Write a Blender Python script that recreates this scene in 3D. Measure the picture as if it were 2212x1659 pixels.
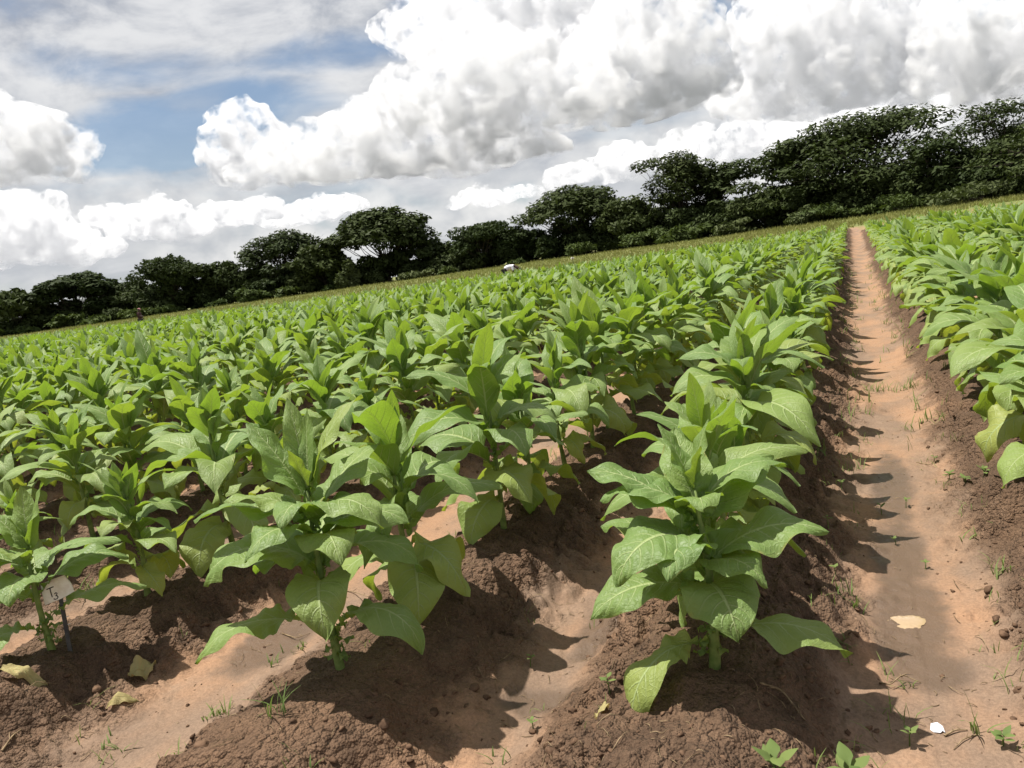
import bpy, math, random
import numpy as np
from mathutils import Matrix, Vector

R = math.radians
for o in list(bpy.data.objects):
    bpy.data.objects.remove(o, do_unlink=True)
SC = bpy.context.scene
COL = SC.collection
rng = np.random.default_rng(11)
random.seed(11)

# ------------------------------------------------------------------ camera
# metres; X across the rows, Y along the rows, camera stands in the sandy path
CAM_H, HFOV = 1.55, 65.0
PITCH, YAW, ROLL = R(8.65), R(23.95), R(7.95)
FWD = np.array([-math.sin(YAW) * math.cos(PITCH), math.cos(YAW) * math.cos(PITCH), -math.sin(PITCH)])
RGT = np.array([math.cos(YAW), math.sin(YAW), 0.0])
UPV = np.cross(RGT, FWD)
EX = RGT * math.cos(ROLL) - UPV * math.sin(ROLL)
EY = RGT * math.sin(ROLL) + UPV * math.cos(ROLL)
cd = bpy.data.cameras.new("camera")
cam = bpy.data.objects.new("camera", cd)
COL.objects.link(cam)
cd.sensor_fit = 'HORIZONTAL'
cd.angle = R(HFOV)
cd.clip_start, cd.clip_end = 0.05, 9000.0
M = Matrix.Identity(4)
for i in range(3):
    M[i][0], M[i][1], M[i][2] = EX[i], EY[i], -FWD[i]
M[2][3] = CAM_H
cam.matrix_world = M
SC.camera = cam
PW, PH = 2212.0, 1659.0
FPX = PW / 2 / math.tan(R(HFOV / 2))


def ray(px, py):
    """unit direction of a pixel of the photograph (2212 x 1659 grid)"""
    d = FWD * FPX + EX * (px - PW / 2) + EY * (PH / 2 - py)
    return d / np.linalg.norm(d)


def at_z(px, py, z=0.0):
    d = ray(px, py)
    t = (z - CAM_H) / d[2]
    return d * t + np.array([0, 0, CAM_H])


def at_dist(px, py, dist):
    d = ray(px, py)
    t = dist / math.hypot(d[0], d[1])
    return d * t + np.array([0, 0, CAM_H])


def azel(px, py):
    d = ray(px, py)
    return math.degrees(math.atan2(d[0], d[1])), math.degrees(math.asin(d[2]))


def project(x, y, z):
    v = np.array([x, y, z - CAM_H])
    w = v @ FWD
    return PW / 2 + FPX * (v @ EX) / max(w, 1e-6), PH / 2 - FPX * (v @ EY) / max(w, 1e-6), w


# ------------------------------------------------------------------ light
SC.render.engine = 'CYCLES'
SC.view_settings.view_transform = 'Standard'
SC.view_settings.look = 'None'
SC.view_settings.exposure = 0.72
SC.view_settings.gamma = 1.0
SC.view_settings.use_curve_mapping = False
SUN_EL = R(69)
SH = np.array([0.993, 0.12])          # direction the shadows fall
sun_to = np.array([-SH[0] * math.cos(SUN_EL), -SH[1] * math.cos(SUN_EL), math.sin(SUN_EL)])
sun_to /= np.linalg.norm(sun_to)
sd = bpy.data.lights.new("sun", 'SUN')
sd.energy, sd.angle, sd.color = 5.0, R(0.53), (1.0, 0.95, 0.87)
sun = bpy.data.objects.new("sun", sd)
COL.objects.link(sun)
sun.rotation_euler = Vector(sun_to).to_track_quat('Z', 'Y').to_euler()
sun.location = (0, 0, 50)

world = bpy.data.worlds.new("World")
SC.world = world
world.use_nodes = True
try:
    world.cycles.sampling_method = 'NONE'
    world.cycles.sample_map_resolution = 512
except Exception:
    pass


class NT:
    """small helper to write node trees"""

    def __init__(self, tree):
        self.t = tree

    def n(self, typ, **kw):
        nd = self.t.nodes.new(typ)
        for k, v in kw.items():
            setattr(nd, k, v)
        return nd

    def set(self, sock, v):
        if isinstance(v, bpy.types.NodeSocket):
            self.t.links.new(v, sock)
        elif v is not None:
            sock.default_value = v

    def math(self, op, a, b=None, c=None, clamp=False):
        nd = self.n('ShaderNodeMath', operation=op)
        nd.use_clamp = clamp
        for i, v in enumerate((a, b, c)):
            if v is not None:
                self.set(nd.inputs[i], v)
        return nd.outputs[0]

    def vmath(self, op, a, b=None):
        nd = self.n('ShaderNodeVectorMath', operation=op)
        self.set(nd.inputs[0], a)
        if b is not None:
            self.set(nd.inputs[1], b)
        return nd.outputs['Value'] if op in ('LENGTH', 'DOT_PRODUCT', 'DISTANCE') else nd.outputs[0]

    def ramp(self, v, a, b, c=0.0, d=1.0, smooth=True):
        nd = self.n('ShaderNodeMapRange')
        nd.interpolation_type = 'SMOOTHSTEP' if smooth else 'LINEAR'
        nd.clamp = True
        for i, x in enumerate((v, a, b, c, d)):
            self.set(nd.inputs[i], x)
        return nd.outputs[0]

    def mix(self, f, a, b, typ='MIX'):
        nd = self.n('ShaderNodeMix', data_type='RGBA', blend_type=typ)
        self.set(nd.inputs[0], f)
        for s, v in ((nd.inputs[6], a), (nd.inputs[7], b)):
            if isinstance(v, tuple) and len(v) == 3:
                v = (*v, 1)
            self.set(s, v)
        return nd.outputs[2]

    def noise(self, vec, scale, detail=4.0, rough=0.55, dist=0.0, out=0, dim='3D'):
        nd = self.n('ShaderNodeTexNoise', noise_dimensions=dim)
        if vec is not None:
            self.set(nd.inputs['Vector'], vec)
        nd.inputs['Scale'].default_value = scale
        nd.inputs['Detail'].default_value = detail
        nd.inputs['Roughness'].default_value = rough
        nd.inputs['Distortion'].default_value = dist
        return nd.outputs[out]

    def voro(self, vec, scale, smooth=0.5, detail=0.0, feature='F1', dim='2D'):
        nd = self.n('ShaderNodeTexVoronoi', feature=feature, voronoi_dimensions=dim)
        self.set(nd.inputs['Vector'], vec)
        nd.inputs['Scale'].default_value = scale
        if 'Detail' in nd.inputs:
            nd.inputs['Detail'].default_value = detail
        if feature == 'SMOOTH_F1':
            nd.inputs['Smoothness'].default_value = smooth
        return nd.outputs['Distance']

    def xyz(self, x, y, z=0.0):
        nd = self.n('ShaderNodeCombineXYZ')
        for i, v in enumerate((x, y, z)):
            self.set(nd.inputs[i], v)
        return nd.outputs[0]


def px_blob(cx, cy, rx, ry, w=1.0):
    a, e = azel(cx, cy)
    k = 57.3 / FPX
    return (a, e, rx * k / max(0.5, math.cos(R(e))), ry * k, w)


HOLES = [px_blob(*b) for b in [
    (330, 270, 330, 62, .95), (560, 215, 200, 60, .9), (640, 300, 120, 50, .9), (330, 330, 230, 40, .9), (230, 140, 320, 55, .5), (650, 130, 240, 60, .55),
    (2150, 10, 200, 50, .8), (1540, 50, 80, 60, .7), (1590, 120, 60, 50, .5), (1110, 420, 90, 35, .6), (1040, -20, 200, 40, .7),
    (-700, 200, 400, 90, .9), (2700, -200, 400, 90, .9), (900, -700, 700, 160, .8)]]


def blob_field(nt, p, blobs):
    out = None
    for a, e, rx, ry, w in blobs:
        q = nt.vmath('SUBTRACT', p, (a, e, 0))
        q = nt.vmath('MULTIPLY', q, (1 / rx, 1 / ry, 0))
        d = nt.vmath('DOT_PRODUCT', q, q)
        v = nt.math('MULTIPLY_ADD', d, -w, w)
        out = v if out is None else nt.math('MAXIMUM', out, v)
    return out


def build_world():
    t = world.node_tree
    t.nodes.clear()
    nt = NT(t)
    out = nt.n('ShaderNodeOutputWorld')
    sky = nt.n('ShaderNodeTexSky')
    sky.sky_type = 'NISHITA'
    sky.sun_disc = False
    sky.sun_elevation = SUN_EL
    sky.sun_rotation = math.atan2(sun_to[0], sun_to[1])
    sky.air_density, sky.dust_density, sky.ozone_density = 1.0, 0.6, 1.6
    tc = nt.n('ShaderNodeTexCoord')
    dirn = nt.vmath('NORMALIZE', tc.outputs['Generated'])
    sp = nt.n('ShaderNodeSeparateXYZ')
    t.links.new(dirn, sp.inputs[0])
    az = nt.math('MULTIPLY', nt.math('ARCTAN2', sp.outputs[0], sp.outputs[1]), 57.2958)
    el = nt.math('MULTIPLY', nt.math('ARCSINE', sp.outputs[2]), 57.2958)
    p = nt.xyz(az, el, 0.0)
    # high, thin streaky layer
    ps = nt.vmath('MULTIPLY', p, (0.42, 1.0, 1.0))
    wv = nt.vmath('MULTIPLY', nt.vmath('SUBTRACT', nt.noise(p, 0.08, 2, 0.5, out=1, dim='2D'), (.5, .5, .5)), (4, 1.3, 0))
    s1 = nt.noise(nt.vmath('ADD', ps, wv), 0.16, 6, 0.55, dim='2D')
    s2 = nt.noise(nt.vmath('ADD', ps, wv), 0.75, 4, 0.6, dim='2D')
    hole = nt.math('MAXIMUM', blob_field(nt, nt.vmath('ADD', p, wv), HOLES), 0.0)
    lay = nt.math('MULTIPLY_ADD', hole, -0.62, nt.math('MULTIPLY_ADD', s1, 1.5, -0.02))
    la = nt.ramp(lay, 0.12, 0.74, 0.05, 0.97)
    lb = nt.ramp(nt.math('MULTIPLY_ADD', s2, 0.5, nt.math('MULTIPLY', s1, 0.7)), 0.4, 0.8)
    lcol = nt.mix(lb, (0.50, 0.535, 0.61), (0.98, 0.985, 1.0))
    # low bank of distant cloud near the horizon, brighter
    low = nt.ramp(el, 3.0, 19.0, 1.0, 0.0)
    pl = nt.vmath('MULTIPLY', p, (0.75, 1.15, 1.0))
    c1 = nt.noise(nt.vmath('ADD', pl, wv), 0.20, 5, 0.50, 0.0, dim='2D')
    c1b = nt.noise(nt.vmath('ADD', nt.vmath('ADD', pl, wv), (-0.25, 1.2, 0)), 0.20, 4, 0.45, 0.0, dim='2D')
    lw = nt.ramp(nt.math('SUBTRACT', c1, c1b), -0.24, 0.24)
    lowcol = nt.mix(nt.math('MULTIPLY_ADD', lw, 0.75, nt.ramp(c1, 0.4, 0.7, 0.0, 0.3)), (0.60, 0.63, 0.68), (1.12, 1.11, 1.09))
    lowa = nt.math('MULTIPLY', low, nt.ramp(nt.math('MULTIPLY_ADD', hole, -0.25, c1), 0.27, 0.5, 0.35, 0.97))

    bg_sky = nt.n('ShaderNodeBackground')
    t.links.new(sky.outputs[0], bg_sky.inputs[0])
    bg_sky.inputs[1].default_value = 0.062
    bg_cl = nt.n('ShaderNodeBackground')
    c = nt.mix(lowa, lcol, lowcol)
    a1 = nt.math('MAXIMUM', la, lowa)
    t.links.new(c, bg_cl.inputs[0])
    bg_cl.inputs[1].default_value = 0.50
    mx = nt.n('ShaderNodeMixShader')
    t.links.new(a1, mx.inputs[0])
    t.links.new(bg_sky.outputs[0], mx.inputs[1])
    t.links.new(bg_cl.outputs[0], mx.inputs[2])
    t.links.new(mx.outputs[0], out.inputs[0])


build_world()


# ------------------------------------------------------------------ helpers
def add_mesh(name, verts, faces, mat=None, parent=None, uv=None, attrs=None, smooth=True, link=True):
    """faces: list of arrays, each (n,3) or (n,4); uv: per-vertex (n,2)"""
    me = make_mesh(name, verts, faces, mat, uv, attrs, smooth)
    o = bpy.data.objects.new(name, me)
    if link:
        COL.objects.link(o)
    if parent:
        o.parent = parent
    return o


def make_mesh(name, verts, faces, mat=None, uv=None, attrs=None, smooth=True):
    if isinstance(faces, np.ndarray):
        faces = [faces]
    verts = np.asarray(verts, dtype=np.float32)
    me = bpy.data.meshes.new(name)
    nv = len(verts)
    idx = np.concatenate([f.ravel() for f in faces]).astype(np.int32)
    tot = np.concatenate([np.full(len(f), f.shape[1], dtype=np.int32) for f in faces])
    start = np.concatenate([[0], np.cumsum(tot)[:-1]]).astype(np.int32)
    me.vertices.add(nv)
    me.vertices.foreach_set("co", verts.ravel())
    me.loops.add(len(idx))
    me.loops.foreach_set("vertex_index", idx)
    me.polygons.add(len(tot))
    me.polygons.foreach_set("loop_start", start)
    me.polygons.foreach_set("loop_total", tot)
    me.polygons.foreach_set("use_smooth", np.full(len(tot), bool(smooth)))
    if uv is not None:
        l = me.uv_layers.new(name="UVMap")
        l.data.foreach_set("uv", np.asarray(uv, dtype=np.float32)[idx].ravel())
    for k, v in (attrs or {}).items():
        a = me.attributes.new(k, 'FLOAT', 'POINT')
        a.data.foreach_set("value", np.asarray(v, dtype=np.float32))
    if mat:
        me.materials.append(mat)
    me.update(calc_edges=True)
    return me


def tag(o, label=None, cat=None, group=None, kind=None):
    if label: o["label"] = label
    if cat: o["category"] = cat
    if group: o["group"] = group
    if kind: o["kind"] = kind
    return o


def empty(name, loc, rz=0.0, scale=1.0):
    o = bpy.data.objects.new(name, None)
    COL.objects.link(o)
    o.location = loc
    o.rotation_euler = (0, 0, rz)
    o.scale = (scale,) * 3
    o.empty_display_size = 0.1
    return o


def grid_faces(nu, nv, wrap=False):
    """quads of an (nu x nv) vertex grid; wrap closes the v direction"""
    i = np.arange(nu - 1)[:, None] * nv
    j = np.arange(nv if wrap else nv - 1)[None, :]
    j2 = (j + 1) % nv
    return np.stack([i + j, i + j2, i + nv + j2, i + nv + j], -1).reshape(-1, 4)


class Geo:
    def __init__(self):
        self.v, self.q, self.t, self.n = [], [], [], 0
        self.att = {}

    def add(self, v, q=None, t=None, **att):
        v = np.asarray(v, dtype=np.float32)
        if q is not None and len(q): self.q.append(np.asarray(q) + self.n)
        if t is not None and len(t): self.t.append(np.asarray(t) + self.n)
        self.v.append(v)
        for k, x in att.items():
            self.att.setdefault(k, []).append(np.broadcast_to(np.asarray(x, dtype=np.float32), (len(v),)))
        self.n += len(v)

    def tube(self, pts, rad, sides=6, cap=True, **att):
        pts = np.asarray(pts, float)
        n = len(pts)
        rad = np.broadcast_to(np.asarray(rad, float), (n,))
        tan = np.gradient(pts, axis=0)
        tan /= np.linalg.norm(tan, axis=1)[:, None] + 1e-9
        ref = np.array([0.0, 0, 1]) if abs(tan[0][2]) < 0.9 else np.array([1.0, 0, 0])
        a = np.cross(tan, ref)
        a /= np.linalg.norm(a, axis=1)[:, None] + 1e-9
        b = np.cross(tan, a)
        ph = np.arange(sides) * 2 * np.pi / sides
        v = pts[:, None] + rad[:, None, None] * (np.cos(ph)[None, :, None] * a[:, None] + np.sin(ph)[None, :, None] * b[:, None])
        v = v.reshape(-1, 3)
        t = []
        if cap:
            v = np.vstack([v, pts[-1]])
            k = (n - 1) * sides
            t = [[k + i, k + (i + 1) % sides, n * sides] for i in range(sides)]
        self.add(v, grid_faces(n, sides, True), t, **att)

    def build(self, name, mat, parent=None, smooth=True):
        f = []
        if self.q: f.append(np.concatenate(self.q))
        if self.t: f.append(np.concatenate(self.t))
        return add_mesh(name, np.concatenate(self.v), f, mat, parent, None, {k: np.concatenate(v) for k, v in self.att.items()}, smooth)


def hash2(ix, iy, seed):
    h = (ix * 374761393 + iy * 668265263 + seed * 1442695041) & 0xffffffff
    h = ((h ^ (h >> 13)) * 1274126177) & 0xffffffff
    return ((h ^ (h >> 16)) & 0xffff) / 65535.0


def vnoise(x, y, scale, seed=0):
    x = x * scale; y = y * scale
    ix = np.floor(x).astype(np.int64); iy = np.floor(y).astype(np.int64)
    fx = x - ix; fy = y - iy
    fx = fx * fx * fx * (fx * (fx * 6 - 15) + 10); fy = fy * fy * fy * (fy * (fy * 6 - 15) + 10)
    a = hash2(ix, iy, seed); b = hash2(ix + 1, iy, seed); c = hash2(ix, iy + 1, seed); d = hash2(ix + 1, iy + 1, seed)
    return (a * (1 - fx) + b * fx) * (1 - fy) + (c * (1 - fx) + d * fx) * fy * 1.0


def sstep(a, b, x):
    t = np.clip((x - a) / (b - a), 0, 1)
    return t * t * (3 - 2 * t)


# ------------------------------------------------------------------ layout of the field
ROWS_L = [-0.56, -1.72, -3.17] + [-3.17 - 1.27 * k for k in range(1, 62)]
ROWS_R = [0.80 + 1.27 * k for k in range(0, 24)]
ROWS = np.array(sorted(ROWS_L + ROWS_R))
FIELD_Y0 = 1.55


def y_end(x):
    return np.interp(x, [-90, -60, -30, -15, -4, -1, .2, .7, 2, 5, 10, 30], [44, 41, 38, 38, 50, 63, 63, 52, 46, 36, 30, 28])


AZ_L, _ = azel(0, 719)
AZ_R, _ = azel(2212, 417)


def rise(x, y):
    """the land lifts gently towards the trees"""
    d = np.hypot(x, y)
    f = np.clip((np.degrees(np.arctan2(x, y)) - AZ_L) / (AZ_R - AZ_L), 0, 1)
    dt = 168 + (96 - 168) * f
    top = 0.68 + (1.04 - 0.68) * f
    return top * np.clip((d - 20) / (dt - 20), 0, 1.6) ** 1.35


def tree_dist(px):
    return 168 + (96 - 168) * np.clip(px / 2212.0, -0.3, 1.3)


def row_dx(x):
    i = np.searchsorted(ROWS, x)
    i = np.clip(i, 1, len(ROWS) - 1)
    l, r = ROWS[i - 1], ROWS[i]
    return np.where(x - l < r - x, x - l, x - r)


def ridge_mask(x, y):
    wob = (vnoise(x, y, 0.9, 3) - .5) * 0.14 + (vnoise(x, y, 3.1, 4) - .5) * 0.10 + (vnoise(x, y, 8.5, 14) - .5) * 0.07 + (vnoise(x, y, 21.0, 15) - .5) * 0.03
    dx = row_dx(x) + wob
    m = np.exp(-np.abs(dx / 0.36) ** 2.6)
    inside = sstep(FIELD_Y0 - .25, FIELD_Y0 + .1, y) * (1 - sstep(y_end(x) - .3, y_end(x) + .5, y))
    return m * inside


DAMP = [(0.10, 3.15, .18, .62), (0.09, 3.8, .15, .6), (0.10, 4.8, .14, .9), (0.12, 2.78, .18, .20), (-1.05, 3.0, .12, .5), (-2.5, 2.6, .2, .35), (-1.1, 2.35, .18, .14)]


def ground_z(x, y, detail=True):
    x = np.asarray(x, float); y = np.asarray(y, float)
    rm = ridge_mask(x, y)
    infield = sstep(0.2, 1.0, y) * (1 - sstep(y_end(x) - .5, y_end(x) + 2, y))
    h = rise(x, y) + rm * (0.235 + 0.05 * (vnoise(x, y, 1.3, 5) - .5))
    h += (vnoise(x, y, 0.45, 6) - .5) * 0.05
    # low earth bars across the path
    for yb in (6.9, 12.5, 19.0):
        h += 0.035 * np.exp(-((y - yb - 0.15 * np.sin(4 * x)) / 0.16) ** 2) * (1 - rm) * (np.abs(x - .1) < 0.9)
    if detail:
        slope = np.clip(4 * rm * (1 - rm), 0, 1) * .65 + .35 * rm
        n1 = np.abs(vnoise(x, y, 5.0, 7) - .5) * 2
        n2 = np.abs(vnoise(x, y, 11.0, 8) - .5) * 2
        n3 = vnoise(x, y, 26.0, 9)
        n4 = vnoise(x, y, 60.0, 10)
        patch = sstep(0.3, 0.62, vnoise(x, y, 1.7, 21))
        h += slope * (0.35 + .65 * patch) * (0.085 * n1 + 0.075 * n2 + 0.055 * n3 ** 1.5 + 0.034 * n4 - 0.10)
        h += (1 - rm) * infield * 0.022 * (vnoise(x * 3.2 + .6 * np.sin(y), y * .7, 1.0, 16) - .5)
        h += (1 - rm) * infield * (0.006 * vnoise(x, y, 7.0, 12) + 0.003 * n3 + 0.0018 * n4)
    return h


def gz(x, y):
    return float(ground_z(np.array([x]), np.array([y]))[0])


# ------------------------------------------------------------------ materials
def new_mat(name):
    m = bpy.data.materials.new(name)
    m.use_nodes = True
    m.node_tree.nodes.clear()
    return m, NT(m.node_tree)


def finish(nt, shader):
    o = nt.n('ShaderNodeOutputMaterial')
    nt.t.links.new(shader, o.inputs[0])


def principled(nt, col, rough=0.8, spec=0.3, normal=None, **kw):
    b = nt.n('ShaderNodeBsdfPrincipled')
    if isinstance(col, tuple): col = (*col[:3], 1)
    nt.set(b.inputs['Base Color'], col)
    nt.set(b.inputs['Roughness'], rough)
    nt.set(b.inputs['Specular IOR Level'], spec)
    if normal is not None: nt.set(b.inputs['Normal'], normal)
    for k, v in kw.items(): nt.set(b.inputs[k], v)
    return b.outputs[0]


def bump(nt, h, strength=0.5, dist=0.02):
    b = nt.n('ShaderNodeBump')
    b.inputs['Strength'].default_value = strength
    b.inputs['Distance'].default_value = dist
    nt.set(b.inputs['Height'], h)
    return b.outputs[0]


def attr(nt, name):
    a = nt.n('ShaderNodeAttribute')
    a.attribute_name = name
    return a.outputs['Fac']


def mat_ground():
    m, nt = new_mat("soil")
    pos = nt.n('ShaderNodeNewGeometry').outputs['Position']
    ridge, damp, grass, far = (attr(nt, k) for k in ("ridge", "damp", "grassy", "bare"))
    stretch = nt.vmath('MULTIPLY', pos, (1.0, 0.55, 1.0))
    n1 = nt.noise(stretch, 1.6, 5, 0.6)
    n2 = nt.noise(pos, 7.0, 6, 0.65)
    n3 = nt.noise(pos, 90.0, 4, 0.7)
    n4 = nt.noise(pos, 420.0, 2, 0.6)
    sand = nt.mix(nt.ramp(n1, .38, .62), (0.200, 0.138, 0.098), (0.310, 0.185, 0.112))
    sand = nt.mix(nt.ramp(n2, .45, .75, 0, .55), sand, (0.290, 0.200, 0.138))
    sand = nt.mix(nt.ramp(n2, .25, .42, .5, 0), sand, (0.150, 0.108, 0.080))
    clod = nt.mix(nt.ramp(n2, .35, .7), (0.108, 0.067, 0.043), (0.190, 0.118, 0.075))
    clod = nt.mix(nt.ramp(n1, .45, .7, 0, .5), clod, (0.235, 0.138, 0.082))
    nb = nt.noise(pos, 3.2, 6, 0.68)
    rr = nt.ramp(nt.math('ADD', ridge, nt.math('ADD', nt.math('MULTIPLY_ADD', n2, 0.5, -0.25), nt.math('MULTIPLY_ADD', nb, 1.0, -0.5))), 0.06, 0.50)
    c = nt.mix(rr, sand, clod)
    grain = nt.math('MULTIPLY_ADD', n3, 0.75, nt.math('MULTIPLY', n4, 0.45))
    c = nt.mix(1.0, c, nt.mix(nt.ramp(grain, .35, .85), (.70, .70, .70), (1.2, 1.19, 1.17)), 'MULTIPLY')
    dm = nt.ramp(nt.math('MULTIPLY_ADD', nt.math('SUBTRACT', n2, .5), 1.3, damp), 0.05, 0.75)
    c = nt.mix(nt.math('MULTIPLY', dm, 0.85), c, (0.105, 0.072, 0.050))
    gcol = nt.mix(nt.noise(pos, 0.5, 5, 0.65), (0.095, 0.120, 0.032), (0.180, 0.185, 0.065))
    gcol = nt.mix(nt.ramp(nt.noise(pos, 0.12, 4, 0.6), .52, .66, 0, .6), gcol, (0.21, 0.15, 0.08))
    far_land = nt.ramp(nt.vmath('LENGTH', pos), 190.0, 420.0)
    gcol = nt.mix(far_land, gcol, (0.062, 0.068, 0.058))
    c = nt.mix(grass, c, gcol)
    c = nt.mix(far, c, nt.mix(n1, (0.26, 0.150, 0.090), (0.36, 0.215, 0.130)))
    h = nt.math('MULTIPLY_ADD', n3, 0.6, nt.math('MULTIPLY', n4, 0.25))
    h = nt.math('ADD', h, nt.math('MULTIPLY', n2, 1.2))
    rough = nt.math('MULTIPLY_ADD', dm, -0.60, 0.93)
    crumb = nt.voro(pos, 42.0, dim='3D')
    crumb2 = nt.voro(pos, 105.0, dim='3D')
    cr = nt.math('MULTIPLY_ADD', nt.math('MULTIPLY', crumb, crumb), -1.6, nt.math('MULTIPLY', crumb2, -0.7))
    h = nt.math('ADD', nt.math('MULTIPLY', h, nt.math('MULTIPLY_ADD', rr, 0.7, 0.3)), nt.math('MULTIPLY', cr, rr))
    c = nt.mix(nt.math('MULTIPLY', nt.ramp(n4, .5, .7), nt.math('MULTIPLY', rr, 0.35)), c, (0.19, 0.125, 0.080))
    finish(nt, principled(nt, c, rough, 0.2, bump(nt, h, 0.9, 0.024)))
    return m


def mat_leaf(name="tobacco_leaf", dry=False):
    m, nt = new_mat(name)
    uvn = nt.n('ShaderNodeUVMap')
    sp = nt.n('ShaderNodeSeparateXYZ')
    nt.t.links.new(uvn.outputs[0], sp.inputs[0])
    u, v = sp.outputs[0], sp.outputs[1]
    tint, rv = attr(nt, "tint"), attr(nt, "rndv")
    oi = nt.n('ShaderNodeObjectInfo').outputs['Random']
    r = nt.math('FRACT', nt.math('ADD', oi, rv))
    geo = nt.n('ShaderNodeNewGeometry')
    pos = geo.outputs['Position']
    t = nt.math('ABSOLUTE', nt.math('MULTIPLY_ADD', u, 2.0, -1.0))
    side = nt.math('GREATER_THAN', u, 0.5)
    mid = nt.ramp(t, nt.math('MULTIPLY_ADD', v, -0.035, 0.045), nt.math('MULTIPLY_ADD', v, -0.07, 0.11), 1.0, 0.0)
    ph = nt.math('MULTIPLY_ADD', side, 0.5, nt.math('SUBTRACT', nt.math('MULTIPLY', v, 9.0), nt.math('MULTIPLY', nt.math('POWER', t, 1.35), 1.9)))
    tri = nt.math('ABSOLUTE', nt.math('SUBTRACT', nt.math('FRACT', ph), 0.5))
    vein = nt.math('MULTIPLY', nt.ramp(tri, 0.03, 0.10, 1.0, 0.0), nt.ramp(t, .1, .95, 1.0, 0.15))
    uvs = nt.vmath('MULTIPLY', uvn.outputs[0], (1.0, 2.1, 1.0))
    cell = nt.voro(nt.vmath('ADD', uvs, nt.vmath('MULTIPLY', nt.noise(uvs, 6, 2, .5, out=1), (.08, .08, .08))), 11.0, feature='DISTANCE_TO_EDGE')
    fine = nt.ramp(cell, 0.0, 0.13, 1.0, 0.0)
    n1 = nt.noise(pos, 5.0, 4, 0.6)
    if dry:
        base = nt.mix(n1, (0.42, 0.30, 0.13), (0.56, 0.44, 0.23))
        tr = (0.5, 0.36, 0.12, 1)
    else:
        g1 = nt.mix(r, (0.112, 0.200, 0.050), (0.178, 0.262, 0.066))
        yel = nt.mix(nt.ramp(r, .5, 1.0), (0.28, 0.37, 0.085), (0.40, 0.40, 0.09))
        base = nt.mix(nt.math('MULTIPLY_ADD', nt.math('SUBTRACT', n1, .5), 0.7, tint, clamp=True), g1, yel)
        base = nt.mix(nt.math('MULTIPLY', fine, 0.05), base, (0.20, 0.30, 0.085))
        edge = nt.math('MULTIPLY', nt.ramp(t, .86, 1.0), nt.ramp(nt.noise(pos, 16, 3, .6), .56, .7))
        base = nt.mix(nt.math('MULTIPLY', edge, 0.7), base, (0.30, 0.22, 0.06))
        spot = nt.math('MULTIPLY', nt.ramp(nt.noise(pos, 28, 2, .5), .70, .76), nt.ramp(tint, .15, .5))
        base = nt.mix(nt.math('MULTIPLY', spot, 0.8), base, (0.24, 0.15, 0.05))
        tr = nt.mix(tint, (0.265, 0.425, 0.030, 1), (0.46, 0.50, 0.045, 1))
    pale = (0.44, 0.52, 0.23)
    base = nt.mix(nt.math('MULTIPLY', vein, 0.6), base, pale)
    base = nt.mix(nt.math('MULTIPLY', mid, 0.92), base, pale if not dry else (.45, .33, .15))
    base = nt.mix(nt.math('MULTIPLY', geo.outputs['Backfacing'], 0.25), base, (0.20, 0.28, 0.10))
    h = nt.math('MULTIPLY_ADD', vein, -0.9, nt.math('MULTIPLY', fine, -0.18))
    h = nt.math('MULTIPLY_ADD', mid, -1.4, h)
    h = nt.math('MULTIPLY_ADD', nt.noise(uvs, 13, 2, .5), 0.8, h)
    nrm = bump(nt, h, 0.5, 0.008)
    p = principled(nt, base, nt.math('MULTIPLY_ADD', n1, 0.2, 0.42), 0.42 if not dry else 0.15, nrm)
    trn = nt.n('ShaderNodeBsdfTranslucent')
    nt.set(trn.inputs[0], nt.mix(nt.math('MULTIPLY', nt.math('MAXIMUM', vein, mid), 0.45), tr, (0.10, 0.17, 0.02)))
    nt.set(trn.inputs['Normal'], nrm)
    mx = nt.n('ShaderNodeMixShader')
    mx.inputs[0].default_value = 0.35 if not dry else 0.25
    nt.t.links.new(p, mx.inputs[1]); nt.t.links.new(trn.outputs[0], mx.inputs[2])
    finish(nt, mx.outputs[0])
    return m


def mat_simple(name, a, b, scale=8.0, rough=0.75, spec=0.3, bmp=0.3, bdist=0.01, detail=5):
    m, nt = new_mat(name)
    pos = nt.n('ShaderNodeNewGeometry').outputs['Position']
    n = nt.noise(pos, scale, detail, 0.6)
    finish(nt, principled(nt, nt.mix(nt.ramp(n, .3, .7), a, b), rough, spec, bump(nt, n, bmp, bdist)))
    return m


def mat_foliage(name, a, b, trans=0.2, tcol=(0.09, 0.14, 0.02), rough=0.6):
    m, nt = new_mat(name)
    pos = nt.n('ShaderNodeNewGeometry').outputs['Position']
    r = attr(nt, "rndv")
    oi = nt.n('ShaderNodeObjectInfo').outputs['Random']
    f = nt.math('MULTIPLY_ADD', nt.noise(pos, 0.5, 3, .6), 0.6, nt.math('MULTIPLY', r, 0.45), clamp=True)
    c = nt.mix(f, a, b)
    c = nt.mix(nt.math('MULTIPLY', oi, 0.55), c, (b[0] * 1.5, b[1] * 1.35, b[2] * 1.3))
    p = principled(nt, c, rough, 0.06)
    t = nt.n('ShaderNodeBsdfTranslucent')
    t.inputs[0].default_value = (*tcol, 1)
    mx = nt.n('ShaderNodeMixShader')
    mx.inputs[0].default_value = trans
    nt.t.links.new(p, mx.inputs[1]); nt.t.links.new(t.outputs[0], mx.inputs[2])
    finish(nt, mx.outputs[0])
    return m


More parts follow.
